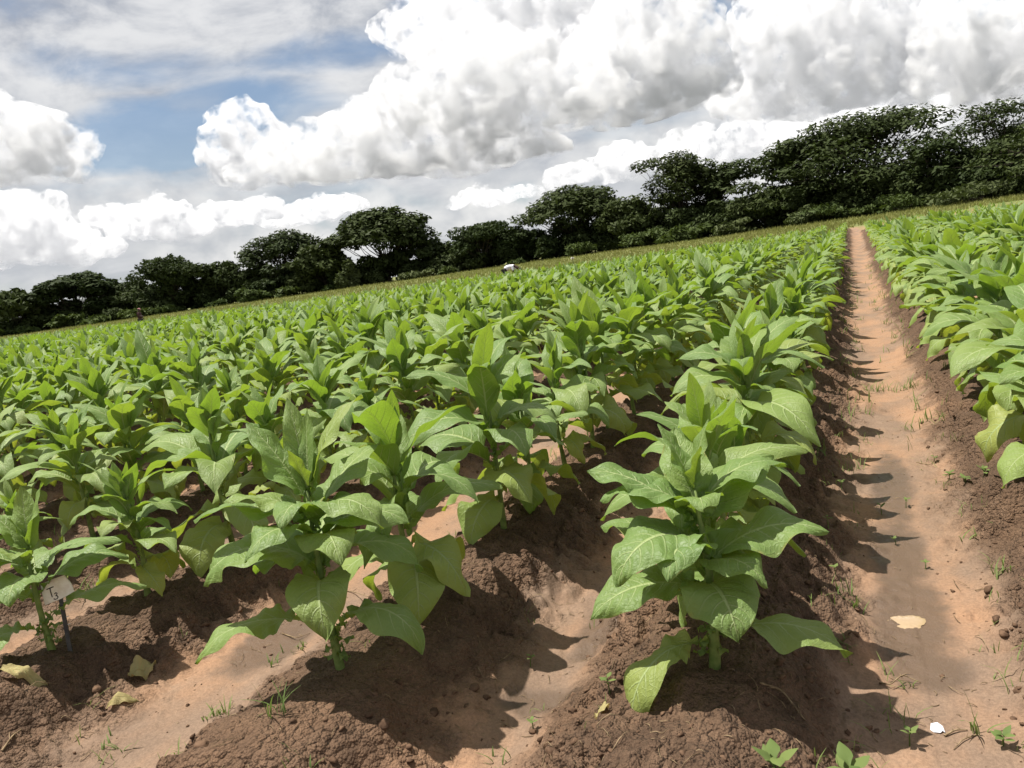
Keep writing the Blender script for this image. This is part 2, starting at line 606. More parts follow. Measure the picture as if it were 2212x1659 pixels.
SOIL = mat_ground()
LEAF = mat_leaf()
DRY = mat_leaf("dry_leaf", True)
STEM = mat_simple("tobacco_stem", (0.10, 0.155, 0.035), (0.19, 0.24, 0.07), 30, 0.6)
TREE_LEAF = mat_foliage("tree_foliage", (0.018, 0.030, 0.011), (0.044, 0.060, 0.021), 0.12, (0.05, 0.075, 0.015))
TREE_LEAF2 = mat_foliage("tree_foliage_pale", (0.036, 0.052, 0.020), (0.080, 0.100, 0.042), 0.15, (0.07, 0.10, 0.02))
BUSH_LEAF = mat_foliage("bush_foliage", (0.026, 0.042, 0.014), (0.060, 0.085, 0.027), 0.15, (0.09, 0.13, 0.02))
BARK = mat_simple("bark", (0.035, 0.028, 0.022), (0.075, 0.062, 0.050), 4, 0.9, 0.1)
GRASS = mat_foliage("dry_green_grass", (0.120, 0.150, 0.040), (0.250, 0.255, 0.095), 0.3, (0.20, 0.22, 0.05))
WEED = mat_foliage("weed_green", (0.070, 0.120, 0.032), (0.150, 0.200, 0.070), 0.3, (0.18, 0.26, 0.05), 0.5)
STRAW = mat_simple("dry_straw", (0.12, 0.080, 0.045), (0.30, 0.22, 0.13), 40, 0.85, 0.15)
CLOD = mat_simple("soil_clods", (0.070, 0.042, 0.027), (0.150, 0.092, 0.058), 30, 0.95, 0.1, 0.6, 0.01)


# ------------------------------------------------------------------ ground sheet
def build_ground():
    th = np.radians(np.concatenate([np.arange(-64, 21, 0.15), np.arange(22, 294, 2.0)]))
    r, rs = 0.5, []
    while r < 7000:
        rs.append(r)
        r += max(0.007, r * 0.0054) if 1.5 < r < 13 else (r * 0.02 if r < 190 else r * 0.2)
    rs = np.array(rs)
    X = rs[:, None] * np.sin(th)[None]
    Y = rs[:, None] * np.cos(th)[None]
    x, y = X.ravel(), Y.ravel()
    z = ground_z(x, y)
    rm = ridge_mask(x, y)
    damp = np.zeros_like(x)
    for cx, cy, ax, ay in DAMP:
        damp = np.maximum(damp, 1 - ((x - cx) / ax) ** 2 - ((y - cy) / ay) ** 2)
    damp = np.clip(damp, 0, 1)
    beyond = sstep(y_end(x) + .5, y_end(x) + 5.0, y + (vnoise(x, y, .35, 33) - .5) * 6)
    side = np.maximum(beyond, sstep(34, 36, x))
    behind = sstep(-6, -10, y)
    grassy = np.maximum(side, behind)
    bare = sstep(.40, .52, vnoise(x, y, .16, 41)) * sstep(-2, 3, x) * (1 - sstep(62, 76, y)) * beyond
    bare = np.maximum(bare, (1 - rm) * .0)
    v = np.stack([x, y, z], -1)
    v = np.vstack([v, [0, 0, float(ground_z(np.array([0.]), np.array([0.]))[0])]])
    nu, nv = len(rs), len(th)
    f = grid_faces(nu, nv, True)
    c = len(v) - 1
    tri = np.stack([np.arange(nv), np.full(nv, c), (np.arange(nv) + 1) % nv], -1)
    pad = lambda a: np.append(a, a[0])
    # wind so that normals point up
    o = add_mesh("ground", v, [f[:, ::-1], tri[:, ::-1]], SOIL, attrs=dict(ridge=pad(rm), damp=pad(damp), grassy=pad(grassy), bare=pad(bare)))
    tag(o, kind="structure")
    return o


GROUND = build_ground()


# ------------------------------------------------------------------ tobacco
def leaf_geo(L, W, e0, bend, ns=14, nt_=8, bp=1.2, fold=0.35, wave=0.10, twist=0.0, pet=0.18, yawb=0.0, quilt=0.0, seed=0):
    rr = np.random.default_rng(seed)
    s = np.linspace(0, 1, ns + 1)
    th = e0 - bend * s ** bp
    yw = yawb * s ** 1.5
    d = np.stack([np.cos(th) * np.cos(yw), np.cos(th) * np.sin(yw), np.sin(th)], -1)
    mid = np.vstack([[0, 0, 0], np.cumsum((d[1:] + d[:-1]) / 2, 0)]) * (L / ns)
    u = np.clip((s - pet * .6) / (1 - pet * .6), 0, 1)
    prof = np.sin(np.pi * u ** 0.74) ** 0.78 * (1 - 0.30 * u ** 6)
    w = W / 2 * np.maximum(prof, 0.15 * (1 - s) ** .5 * sstep(-.05, .06, s))
    t = np.linspace(-1, 1, nt_ + 1)
    B = np.stack([-np.sin(yw), np.cos(yw), 0 * yw], -1)
    N = np.cross(d, B)
    tw = twist * s
    B, N = B * np.cos(tw)[:, None] + N * np.sin(tw)[:, None], N * np.cos(tw)[:, None] - B * np.sin(tw)[:, None]
    fa = fold * (1.15 - 0.8 * s)
    T, S = np.meshgrid(t, s)
    A = np.abs(T)
    ph = rr.uniform(0, 6.28, 4)
    k1, k2 = rr.uniform(1.3, 2.4), rr.uniform(2.6, 3.8)
    ww = w[:, None]
    lat = T * ww * np.cos(fa)[:, None]
    sgn = np.where(T < 0, 0.0, 1.7)
    nrm = A * ww * np.sin(fa)[:, None] - 0.30 * (A ** 2.2) * ww * sstep(.15, .6, S)
    env = (A ** 1.8) * W * sstep(0, .12, S) * (1 - .5 * S ** 4)
    nrm += wave * env * (np.sin(6.283 * k1 * S + ph[0] + sgn) + .6 * np.sin(6.283 * k2 * S + ph[1] + 2 * sgn))
    lat += 0.13 * wave * env * np.sign(T) * np.sin(6.283 * k2 * S + ph[2] + sgn)
    # ruffled wings of the leaf base
    rf = (A ** 1.2) * W * 0.09 * (1 - sstep(pet * .8, pet * 1.6, S))
    nrm += rf * np.sin(6.283 * 11 * S + ph[3] + sgn)
    nrm += quilt * W * np.cos(6.283 * (S * 9 - A ** 1.35 * 1.9 + (T > 0) * .5)) * np.clip(A * 2.2, 0, 1) * (1 - A ** 4) * sstep(pet, pet * 2, S)
    v = mid[:, None] + lat[..., None] * B[:, None] + nrm[..., None] * N[:, None]
    uv = np.stack([(T + 1) / 2, S], -1)
    return v.reshape(-1, 3), grid_faces(ns + 1, nt_ + 1), uv.reshape(-1, 2)


def leaf_class(h, rr):
    """leaf shape for a leaf at height fraction h (0 low .. 1 apex)"""
    if h < 0.25:
        return dict(L=rr.uniform(.32, .44), W=rr.uniform(.14, .20), e0=R(rr.uniform(15, 45)), bend=R(rr.uniform(80, 145)), bp=1.25, fold=rr.uniform(.2, .5), wave=rr.uniform(.08, .15), pet=.28), rr.uniform(.25, .85)
    if h < 0.6:
        return dict(L=rr.uniform(.36, .50), W=rr.uniform(.145, .215), e0=R(rr.uniform(42, 66)), bend=R(rr.uniform(75, 140)), bp=1.45, fold=rr.uniform(.25, .6), wave=rr.uniform(.06, .12), pet=.20), rr.uniform(.0, .4)
    if h < 0.85:
        return dict(L=rr.uniform(.32, .44), W=rr.uniform(.115, .17), e0=R(rr.uniform(58, 78)), bend=R(rr.uniform(35, 110)), bp=1.6, fold=rr.uniform(.35, .7), wave=rr.uniform(.05, .10), pet=.15), rr.uniform(.0, .25)
    return dict(L=rr.uniform(.20, .34), W=rr.uniform(.07, .115), e0=R(rr.uniform(72, 88)), bend=R(rr.uniform(5, 50)), bp=1.7, fold=rr.uniform(.5, .9), wave=rr.uniform(.02, .05), pet=.10), rr.uniform(.0, .2)


CLASS_H = [0.12, 0.42, 0.72, 0.95]


def make_pool(ns, nt_, nvar, seed):
    rr = np.random.default_rng(seed)
    pool = []
    for h in CLASS_H:
        lst = []
        for k in range(nvar):
            p, tint = leaf_class(h, rr)
            v, f, uv = leaf_geo(ns=ns, nt_=nt_, twist=rr.uniform(-.5, .5), yawb=rr.uniform(-.45, .45), seed=int(rr.integers(1e6)), **p)
            lst.append((v, f, uv, tint))
        pool.append(lst)
    return pool


def pool_meshes(pool):
    return [[make_mesh("leaf", v, f, LEAF, uv, dict(tint=np.full(len(v), t), rndv=np.full(len(v), 0.0))) for v, f, uv, t in lst] for lst in pool]


def cls(h):
    return 0 if h < .25 else 1 if h < .6 else 2 if h < .85 else 3


def plan_plant(rr, height, n=None):
    """list of (class height, attach z, azimuth, scale, tilt, roll)"""
    n = n or int(rr.integers(13, 18))
    st = height * rr.uniform(.70, .78)          # apex of the stem
    a = rr.uniform(0, 6.28)
    out = []
    for i in range(n):
        h = (i + .5) / n
        z = st * (0.20 + 0.78 * h ** 0.95)
        a += 2.4 + rr.uniform(-.35, .35)
        sc = (height / 0.86) ** .9 * rr.uniform(.80, 1.14)
        out.append((h, z, a, sc, rr.uniform(-.18, .18), rr.uniform(-.2, .2)))
    return st, out


def stem_mesh(st, r0, rr, sides=7):
    g = Geo()
    n = 7
    b = rr.uniform(-.03, .03, 2)
    s = np.linspace(0, 1, n)
    pts = np.stack([b[0] * np.sin(s * 3) , b[1] * np.sin(s * 2.4), -0.07 + s * (st + .07)], -1)
    g.tube(pts, r0 * (1.0 - .62 * s) * (1 + .12 * np.sin(np.arange(n) * 2.1)), sides)
    return g


ORD = ['first', 'second', 'third', 'fourth', 'fifth', 'sixth', 'seventh', 'eighth', 'ninth', 'tenth', 'eleventh', 'twelfth', 'thirteenth', 'fourteenth',
       'fifteenth', 'sixteenth', 'seventeenth', 'eighteenth', 'nineteenth', 'twentieth']


def ordinal(n):
    if n <= 20: return ORD[n - 1]
    tens = ['', '', 'twent', 'thirt', 'fort', 'fift', 'sixt', 'sevent', 'eight', 'ninet']
    t, u = divmod(n, 10)
    return tens[t] + 'ieth' if u == 0 else tens[t] + 'y-' + ORD[u - 1]


# leaves of the two nearest plants and of the sign's plant, as seen in the photograph:
# (height on stem, azimuth in the picture [0 right, 90 away, 180 left, 270 towards], L, W, elevation, bend, fold, tint, extra)
HERO = {
    'row1': [
        (0.05, 204, .50, .15, 38, 150, .10, .45, dict(pet=.30, bp=1.1, wave=.14)),
        (0.07, 338, .45, .19, 32, 85, .15, .18, dict(pet=.30, wave=.12)),
        (0.22, 274, .33, .24, 40, 125, .30, .12, dict(pet=.2)),
        (0.12, 95, .40, .20, 35, 90, .3, .3, {}),
        (0.27, 352, .43, .215, 48, 78, .18, .05, dict(twist=.35, wave=.10)),
        (0.33, 212, .41, .235, 50, 125, .25, .05, dict(twist=-.3)),
        (0.22, 182, .40, .20, 25, 70, .3, .10, dict(twist=-.4)),
        (0.20, 40, .42, .22, 45, 90, .3, .2, {}),
        (0.28, 140, .40, .21, 48, 80, .3, .2, {}),
        (0.26, 300, .30, .17, 55, 120, .3, .1, {}),
        (0.30, 235, .34, .19, 58, 115, .3, .08, {}),
        (0.36, 28, .40, .21, 58, 68, .35, .05, dict(twist=.3)),
        (0.37, 160, .42, .21, 60, 62, .30, .05, dict(twist=-.2)),
        (0.40, 268, .26, .15, 72, 100, .35, .15, {}),
        (0.42, 172, .34, .16, 55, 95, .3, .1, {}),
        (0.43, 8, .36, .17, 56, 88, .3, .05, {}),
        (0.44, 95, .30, .16, 66, 40, .4, .1, {}),
        (0.48, 130, .25, .09, 74, 22, .55, .2, dict(pet=.1)),
        (0.49, 300, .16, .06, 82, 20, .6, .3, dict(pet=.1)),
        (0.50, 20, .22, .07, 78, 20, .6, .25, dict(pet=.1))],
    'row2a': [
        (0.12, 332, .46, .17, 52, 150, .15, .12, dict(pet=.40, bp=1.5, wave=.10)),
        (0.15, 196, .48, .17, 30, 85, .25, .35, dict(pet=.36, bp=1.8, wave=.09)),
        (0.30, 276, .36, .21, 45, 140, .45, .12, dict(pet=.2)),
        (0.36, 190, .46, .28, 52, 118, .30, .06, dict(twist=-.25)),
        (0.38, 15, .40, .22, 30, 115, .30, .0, dict(twist=.3)),
        (0.34, 150, .36, .19, 35, 90, .3, .0, {}),
        (0.38, 95, .36, .2, 45, 80, .3, .1, {}),
        (0.49, 176, .44, .20, 45, 75, .35, .05, dict(twist=.25)),
        (0.42, 300, .34, .19, 58, 120, .3, .08, {}),
        (0.45, 238, .34, .18, 60, 118, .3, .1, {}),
        (0.44, 345, .38, .19, 55, 105, .3, .05, dict(twist=.3)),
        (0.50, 325, .38, .18, 62, 135, .30, .10, {}),
        (0.52, 262, .30, .15, 66, 115, .4, .2, {}),
        (0.53, 40, .36, .18, 55, 50, .35, .0, {}),
        (0.54, 195, .30, .15, 50, 60, .3, .3, {}),
        (0.57, 158, .37, .17, 68, 25, .35, .0, {}),
        (0.60, 30, .40, .13, 72, 55, .45, .3, dict(bp=2.0)),
        (0.62, 110, .34, .11, 80, 18, .5, .05, dict(pet=.1)),
        (0.63, 60, .28, .08, 82, 10, .6, .2, dict(pet=.1)),
        (0.64, 250, .18, .06, 78, 30, .6, .3, dict(pet=.1))],
    'row3a': [
        (0.08, 215, .42, .17, 30, 110, .2, .4, dict(pet=.3)),
        (0.12, 12, .46, .17, 38, 70, .15, .35, dict(pet=.28, wave=.10)),
        (0.20, 190, .38, .18, 45, 120, .2, .2, {}),
        (0.24, 30, .42, .18, 48, 92, .25, .05, dict(wave=.12, twist=.4)),
        (0.28, 275, .32, .20, 50, 110, .3, .1, {}),
        (0.28, 120, .36, .18, 45, 80, .3, .1, {}),
        (0.32, 15, .40, .16, 46, 80, .3, .05, {}),
        (0.33, 195, .36, .17, 50, 60, .3, .1, {}),
        (0.36, 240, .30, .16, 60, 80, .35, .15, {}),
        (0.40, 170, .30, .13, 68, 35, .4, .15, {}),
        (0.42, 100, .30, .12, 80, 12, .35, .35, dict(pet=.1)),
        (0.43, 30, .30, .11, 76, 15, .4, .1, dict(pet=.1)),
        (0.44, 200, .16, .06, 80, 20, .6, .3, dict(pet=.1))],
}


def hero_plant(key, base, label, stem_h, stem_r):
    root = empty("tobacco_plant", base)
    tag(root, label, "tobacco plant", "tobacco plants in rows")
    rr = np.random.default_rng(hash(key) % 1000 if False else len(key) * 7 + 3)
    add = stem_mesh(stem_h, stem_r, rr, 10)
    add.build("stem", STEM, root)
    for i, (h, a, L, W, e0, bend, fold, tint, ex) in enumerate(HERO[key]):
        kw = dict(bp=1.35, pet=.18, wave=.085, ns=46, nt_=14, quilt=.022)
        kw.update(ex)
        v, f, uv = leaf_geo(L * (1.05 if key == 'row2a' else .96), W * (1.06 if key == 'row2a' else .98), R(e0), R(bend), fold=fold, seed=i * 13 + len(key), yawb=rr.uniform(-.2, .2), **kw)
        o = add_mesh("leaf", v, f, LEAF, root, uv, dict(tint=np.full(len(v), tint), rndv=np.full(len(v), 0.0)))
        o.location = (0, 0, h * (1.12 if key == 'row1' else 1))
        o.rotation_euler = (0, 0, R(a) + YAW)
    # ruffled leaf scars on the lower stem
    for k in range(9):
        v, f, uv = leaf_geo(.045 + .012 * (k % 3), .034, R(40), R(70), ns=10, nt_=4, wave=.4, seed=k)
        o = add_mesh("leaf", v, f, LEAF, root, uv, dict(tint=np.full(len(v), .4), rndv=np.full(len(v), 0.0)))
        o.location = (0, 0, .02 + .014 * k)
        o.rotation_euler = (0, 0, k * 2.4 + 1)
    return root


def in_view(x, y, z, mx=0.05, my=0.35):
    px, py, w = project(x, y, z)
    return w > 0.3 and -mx * PW < px < (1 + mx) * PW and -my * PH < py < (1 + my * .5) * PH


def build_field():
    hi = pool_meshes(make_pool(20, 8, 12, 5))
    mid = pool_meshes(make_pool(10, 6, 12, 6))
    lo = make_pool(6, 2, 8, 7)
    lolo = make_pool(4, 2, 6, 8)
    rr = np.random.default_rng(77)
    stems = []
    for k in range(6):
        r2 = np.random.default_rng(k)
        g = stem_mesh(1.0, 0.016, r2)
        o = g.build("stem", STEM)
        stems.append(o.data)
        bpy.data.objects.remove(o)
    heroes = {(-0.56, 0): ('row1', at_z(1540, 1440, .25), .56, .018), (-1.72, 0): ('row2a', at_z(735, 1435, .25), .65, .017), (-3.17, 0): ('row3a', at_z(110, 1385, .25), .44, .016)}
    fixed = {-0.56: [2.29, 2.70, 3.1, 3.5, 3.92, 4.35, 4.8], -1.72: [2.12, 2.62, 3.5, 3.95, 4.5, 5.1, 5.6], -3.17: [2.12, 2.61, 3.13]}
    cand = []
    for x in ROWS:
        left = x < 0
        k = ROWS_L.index(x) if left else ROWS_R.index(x)
        ys = list(fixed.get(x, []))
        y = ys[-1] + .5 if ys else (2.15 if left else 2.5) + rr.uniform(-.1, .25)
        ye = float(y_end(np.array(x)))
        while y < ye:
            if rr.random() > 0.03: ys.append(y)
            y += rr.uniform(.44, .58)
        for j, y in enumerate(ys):
            xx = x + rr.uniform(-.05, .05)
            if math.hypot(xx, y) > 95: continue
            if not in_view(xx, y, 0.6): continue
            cand.append((math.hypot(xx, y), x, xx, y, j, left, k))
    cand.sort()
    n_ind = 300
    stuff = dict(v=[], f=[], uv=[], tint=[], rnd=[], n=0)
    sg = Geo()
    counts = {}
    for ci, (d, x, xx, y, j, left, k) in enumerate(cand):
        side = 'left' if left else 'right'
        rown = f"{ordinal(k + 1)} row {side} of the sandy path"
        hk = (x, j) if (x, j) in heroes else None
        if hk:
            key, b, sh, sr = heroes[hk]
            lab = {'row1': "broad-leaved tobacco plant at near end of the first row left of the sandy path",
                   'row2a': "tall tobacco plant with bare lower stem at near end of second row left of path",
                   'row3a': "low tobacco plant standing just behind the T3 plot sign"}[key]
            hero_plant(key, (b[0], b[1], gz(b[0], b[1])), lab, sh, sr)
            counts[x] = counts.get(x, 0) + 1
            continue
        # plants grow lower at the far end and slightly taller in the middle
        ht = rr.uniform(.84, 1.06) * np.interp(y, [2, 3, 5, 20, 30, 38, 48, 60], [.86, .95, 1.06, 1.0, .84, .70, .62, .45])
        if not left: ht *= 1.05
        if left and k == 0: ht *= (1.0 if y < 4.5 else .93)
        if x == -1.72 and j == 1: ht = .92
        if rr.random() < .14: ht *= rr.uniform(.6, .85)
        n = int(rr.integers(18, 23))
        st, plan = plan_plant(rr, ht, n)
        if k == 0: plan = [(h, za, a, sc * .95, tl, ro) for h, za, a, sc, tl, ro in plan]
        z = gz(xx, y)
        if ci < n_ind:
            counts[x] = counts.get(x, 0) + 1
            root = empty("tobacco_plant", (xx, y, z), 0)
            tag(root, f"{ordinal(counts[x])} tobacco plant from the near end of the {rown}", "tobacco plant", "tobacco plants in rows")
            so = bpy.data.objects.new("stem", stems[ci % 6])
            COL.objects.link(so)
            so.parent = root
            so.scale = (1, 1, st)
            pool = hi if d < 8 else mid
            for h, za, a, sc, tl, ro in plan:
                lst = pool[cls(h)]
                lo_ = bpy.data.objects.new("leaf", lst[int(rr.integers(len(lst)))])
                COL.objects.link(lo_)
                lo_.parent = root
                lo_.location = (0, 0, za)
                lo_.rotation_euler = (ro, tl, a)
                lo_.scale = (sc, sc * rr.uniform(.9, 1.1), sc)
        else:
            far = d > 32
            pl = lolo if far else lo
            for q, (h, za, a, sc, tl, ro) in enumerate(plan):
                if far and q % 5 == 0: continue
                v, f, uv, tint = pl[cls(h)][int(rr.integers(len(pl[cls(h)])))]
                c, s = math.cos(a), math.sin(a)
                sc2 = sc * (1.08 if far else 1)
                vx, vy, vz = v[:, 0] * sc2, v[:, 1] * sc2 * 1.05, v[:, 2] * sc2
                vx, vz = vx * math.cos(tl) + vz * math.sin(tl), vz * math.cos(tl) - vx * math.sin(tl)
                stuff['v'].append(np.stack([xx + c * vx - s * vy, y + s * vx + c * vy, z + za + vz], -1))
                stuff['f'].append(f + stuff['n'])
                stuff['uv'].append(uv)
                stuff['tint'].append(np.full(len(v), tint)); stuff['rnd'].append(np.full(len(v), rr.random()))
                stuff['n'] += len(v)
            if d < 45:
                sg.tube([(xx, y, z - .05), (xx, y, z + st)], [.016, .008], 4, cap=False)
    for x in ROWS_R:                       # young, low plants on the bare ground past the end of the right-hand rows
        y = float(y_end(np.array(x))) + 2.0
        while y < 72:
            if vnoise(np.array([x]), np.array([y]), .16, 41)[0] > .43 and in_view(x, y, 0.3):
                z = gz(x, y)
                st, plan = plan_plant(rr, rr.uniform(.16, .34), 7)
                for h, za, a, sc, tl, ro in plan:
                    v, f, uv, tint = lolo[cls(h)][int(rr.integers(6))]
                    c, s_ = math.cos(a), math.sin(a)
                    vx, vy, vz = v[:, 0] * sc, v[:, 1] * sc, v[:, 2] * sc
                    stuff['v'].append(np.stack([x + c * vx - s_ * vy, y + s_ * vx + c * vy, z + za + vz], -1))
                    stuff['f'].append(f + stuff['n']); stuff['uv'].append(uv)
                    stuff['tint'].append(np.full(len(v), tint)); stuff['rnd'].append(np.full(len(v), rr.random()))
                    stuff['n'] += len(v)
            y += rr.uniform(.5, .8)
    o = add_mesh("tobacco_crop", np.concatenate(stuff['v']), np.concatenate(stuff['f']), LEAF, None, np.concatenate(stuff['uv']),
                 dict(tint=np.concatenate(stuff['tint']), rndv=np.concatenate(stuff['rnd'])))
    tag(o, "distant mass of tobacco leaves filling the far field up to the grass strip", "tobacco crop", kind="stuff")
    so = sg.build("stem", STEM, o)
    so["kind"] = "stuff"
    print("plants", len(cand), "stuff leaf faces", sum(len(f) for f in stuff['f']))


build_field()


# ------------------------------------------------------------------ trees
def leaf_cloud(centers, radii, n, size, rr, up=0.6, shell=0.5):
    """n small quads spread through ellipsoids; returns verts, quads, rnd"""
    centers = np.asarray(centers, float); radii = np.asarray(radii, float)
    vol = (radii[:, 0] * radii[:, 1] * radii[:, 2]) ** (2 / 3.)
    which = rr.choice(len(centers), n, p=vol / vol.sum())
    d = rr.normal(size=(n, 3)); d /= np.linalg.norm(d, axis=1)[:, None]
    rad = np.where(rr.random(n) < shell, rr.uniform(.80, 1.08, n), rr.random(n) ** (1 / 3.))
    c = centers[which] + d * rad[:, None] * radii[which]
    # clump the leaves
    c += 0.25 * radii[which] * (np.stack([np.sin(c[:, 1] * 2.3 + c[:, 2] * 3), np.sin(c[:, 0] * 2.1 + c[:, 2] * 2.7), np.sin(c[:, 0] * 1.9 + c[:, 1] * 2.2)], -1)) * .5
    nrm = rr.normal(size=(n, 3)) * (1 - up) + np.array([0, 0, up]) + d * .35
    nrm /= np.linalg.norm(nrm, axis=1)[:, None]
    a = np.cross(nrm, rr.normal(size=(n, 3))); a /= np.linalg.norm(a, axis=1)[:, None] + 1e-9
    b = np.cross(nrm, a)
    s = size * rr.uniform(.55, 1.3, n)[:, None]
    l = s * rr.uniform(1.1, 1.9, n)[:, None]
    v = np.stack([c - a * l * .5, c - b * s * .35, c + a * l * .5, c + b * s * .35], 1).reshape(-1, 3)
    q = np.arange(4 * n).reshape(-1, 4)
    return v, q, np.repeat(rr.random(n), 4)


def build_tree(name, label, cat, px, top_px, half_px, kind, group, seed, dist=None, mat=None, dens=1.0, base_px=None):
    rr = np.random.default_rng(seed)
    D = dist or float(tree_dist(px))
    # column of the trunk under the crown, standing on the ground at that distance
    d0 = at_dist(px, top_px, D)
    top = d0
    b = np.array([d0[0], d0[1], 0.0])
    # the camera is rolled, so find the foot along the true vertical
    b[2] = gz(b[0], b[1])
    H = top[2] - b[2]
    k = D / FPX
    Wd = half_px * k * 1.04
    root = empty(name, tuple(b))
    tag(root, label, cat, group)
    rt = np.array([RGT[0], RGT[1], 0]); fw = np.array([-RGT[1], RGT[0], 0])
    P = lambda x, y, z: rt * x + fw * y + np.array([0, 0, z])
    cen, rad = [], []
    if kind == 'umbrella':
        n = 44
        for i in range(n):
            a = rr.uniform(0, 6.28); q = math.sqrt(rr.random()) * .92
            zz = H * (.89 - .36 * q ** 2.2 - (.26 * rr.random() if i % 2 == 0 else 0))
            cen.append(P(Wd * q * math.cos(a), Wd * q * math.sin(a), zz)); rad.append([Wd * rr.uniform(.22, .36)] * 2 + [H * rr.uniform(.075, .12)])
        lowz = .30
    elif kind == 'layered':
        n = int(30 * max(1, half_px / 85))
        for i in range(n):
            lev = rr.choice([.42, .58, .72, .85, .95])
            q = rr.random() ** .7 * (1.05 - .55 * max(0, lev - .6) / .4 * rr.random())
            a = rr.uniform(0, 6.28)
            cen.append(P(Wd * q * math.cos(a), Wd * q * math.sin(a), H * (lev - .06))); rad.append([Wd * rr.uniform(.26, .44)] * 2 + [H * rr.uniform(.06, .11)])
        lowz = .35
    elif kind == 'round':
        n = 22
        for i in range(n):
            d = rr.normal(size=3); d /= np.linalg.norm(d)
            q = rr.random() ** .45 * .8
            cen.append(P(Wd * q * d[0], Wd * q * d[1], H * (.60 + .34 * q * d[2]))); rad.append([Wd * rr.uniform(.24, .42)] * 2 + [H * rr.uniform(.08, .14)])
        lowz = .22
    else:                                   # bush
        n = 14
        for i in range(n):
            a = rr.uniform(0, 6.28); q = math.sqrt(rr.random()) * .8
            zz = H * rr.uniform(.12, .86) * (1 - .35 * q)
            cen.append(P(Wd * q * math.cos(a), Wd * q * math.sin(a), zz)); rad.append([Wd * rr.uniform(.25, .45)] * 2 + [H * rr.uniform(.12, .22)])
        lowz = .1
    cen, rad = np.array(cen), np.array(rad)
    area = (Wd * 2) * H
    n = int(np.clip(area * 56 * dens, 700, 15000))
    lf = rr.uniform(.36, .58) * (D / 120)
    v, q, r = leaf_cloud(cen, rad, n, lf, rr, up=.72 if kind in ('umbrella', 'layered') else .55)
    v[:, 2] = np.maximum(v[:, 2], 0.05)
    add_mesh("crown", v, q, mat or TREE_LEAF, root, None, dict(rndv=r), smooth=False)
    g = Geo()
    tr = max(.10, H * .022) * (1.3 if kind in ('umbrella', 'layered') else .9)
    fork = H * lowz
    lean = rr.uniform(-.04, .04, 2) * H
    trunk_top = P(lean[0], lean[1], fork)
    g.tube([P(0, 0, -.4), P(lean[0] * .4, lean[1] * .4, fork * .5), trunk_top], [tr * 1.35, tr, tr * .85], 7)
    for i in range(len(cen)):
        c = cen[i]
        m = trunk_top * .45 + c * .55 + np.array([0, 0, -.06 * H]) + rr.normal(size=3) * .03 * H
        s = trunk_top + np.array([0, 0, -rr.random() * .12 * H])
        g.tube([s, m, c], [tr * .30, tr * .17, tr * .07], 5)
        for w in range(2):
            e = c + (rr.normal(size=3) * rad[i] * .7)
            g.tube([m * .4 + c * .6, (m + e) * .5 + rr.normal(size=3) * .1, e], [tr * .10, tr * .07, tr * .03], 4)
    g.build("trunk", BARK, root)
    return root


TREES = [
    (22, 618, 52, 'round', "small rounded tree at the far left end of the tree line"),
    (150, 586, 70, 'umbrella', "spreading tree second from the left end of the tree line"),
    (262, 594, 52, 'round', "low tree filling the gap right of the second tree from left"),
    (358, 545, 76, 'round', "dense leafy tree with broad round crown left of the open umbrella tree"),
    (458, 556, 60, 'round', "rounded tree between the dense round tree and the open umbrella tree"),
    (598, 494, 78, 'umbrella', "open flat-topped umbrella tree with pale sky showing through its branches"),
    (690, 522, 66, 'round', "lower tree between the two flat-topped umbrella trees"),
    (815, 448, 106, 'umbrella', "large domed umbrella tree left of the middle of the tree line"),
    (930, 510, 56, 'round', "low dark tree just right of the large domed umbrella tree"),
    (1032, 460, 68, 'round', "ragged-topped tree behind the middle of the field"),
    (1110, 484, 56, 'round', "dark tree left of the wide flat-topped tree in mid tree line"),
    (1235, 398, 112, 'umbrella', "wide flat-topped tree right of the middle of the tree line"),
    (1345, 425, 70, 'round', "dark tree at the right shoulder of the wide flat-topped tree"),
    (1448, 330, 74, 'layered', "tall layered tree with a raised tuft at its top"),
    (1535, 350, 80, 'layered', "layered tree leaning against the right side of the tall tufted tree"),
    (1650, 402, 70, 'round', "low tree in the dip left of the biggest tree"),
    (1715, 300, 95, 'layered', "left limb tree of the biggest flat-topped crown group"),
    (1865, 240, 155, 'layered', "biggest tree with the widest flat top right of the path's end"),
    (2010, 300, 50, 'layered', "slender sparse tree at right edge of the biggest tree's crown"),
    (2065, 350, 75, 'round', "dark lower tree between the biggest tree and the right-end tree"),
    (2165, 214, 95, 'layered', "tall tree at the right end of the tree line cut by the frame"),
    (2330, 240, 120, 'layered', "tree beyond the right-end tree, only its edge in the frame"),
]
for i, (px, ty, hw, kind, lab) in enumerate(TREES):
    build_tree("tree", lab, "tree", px, ty, hw, kind, "trees of the far tree line", 100 + i, dist=float(tree_dist(px)) + (i % 3) * 3.0)


def hline(px):
    return 719 - (719 - 417) * (px - 50) / (2212 - 50)


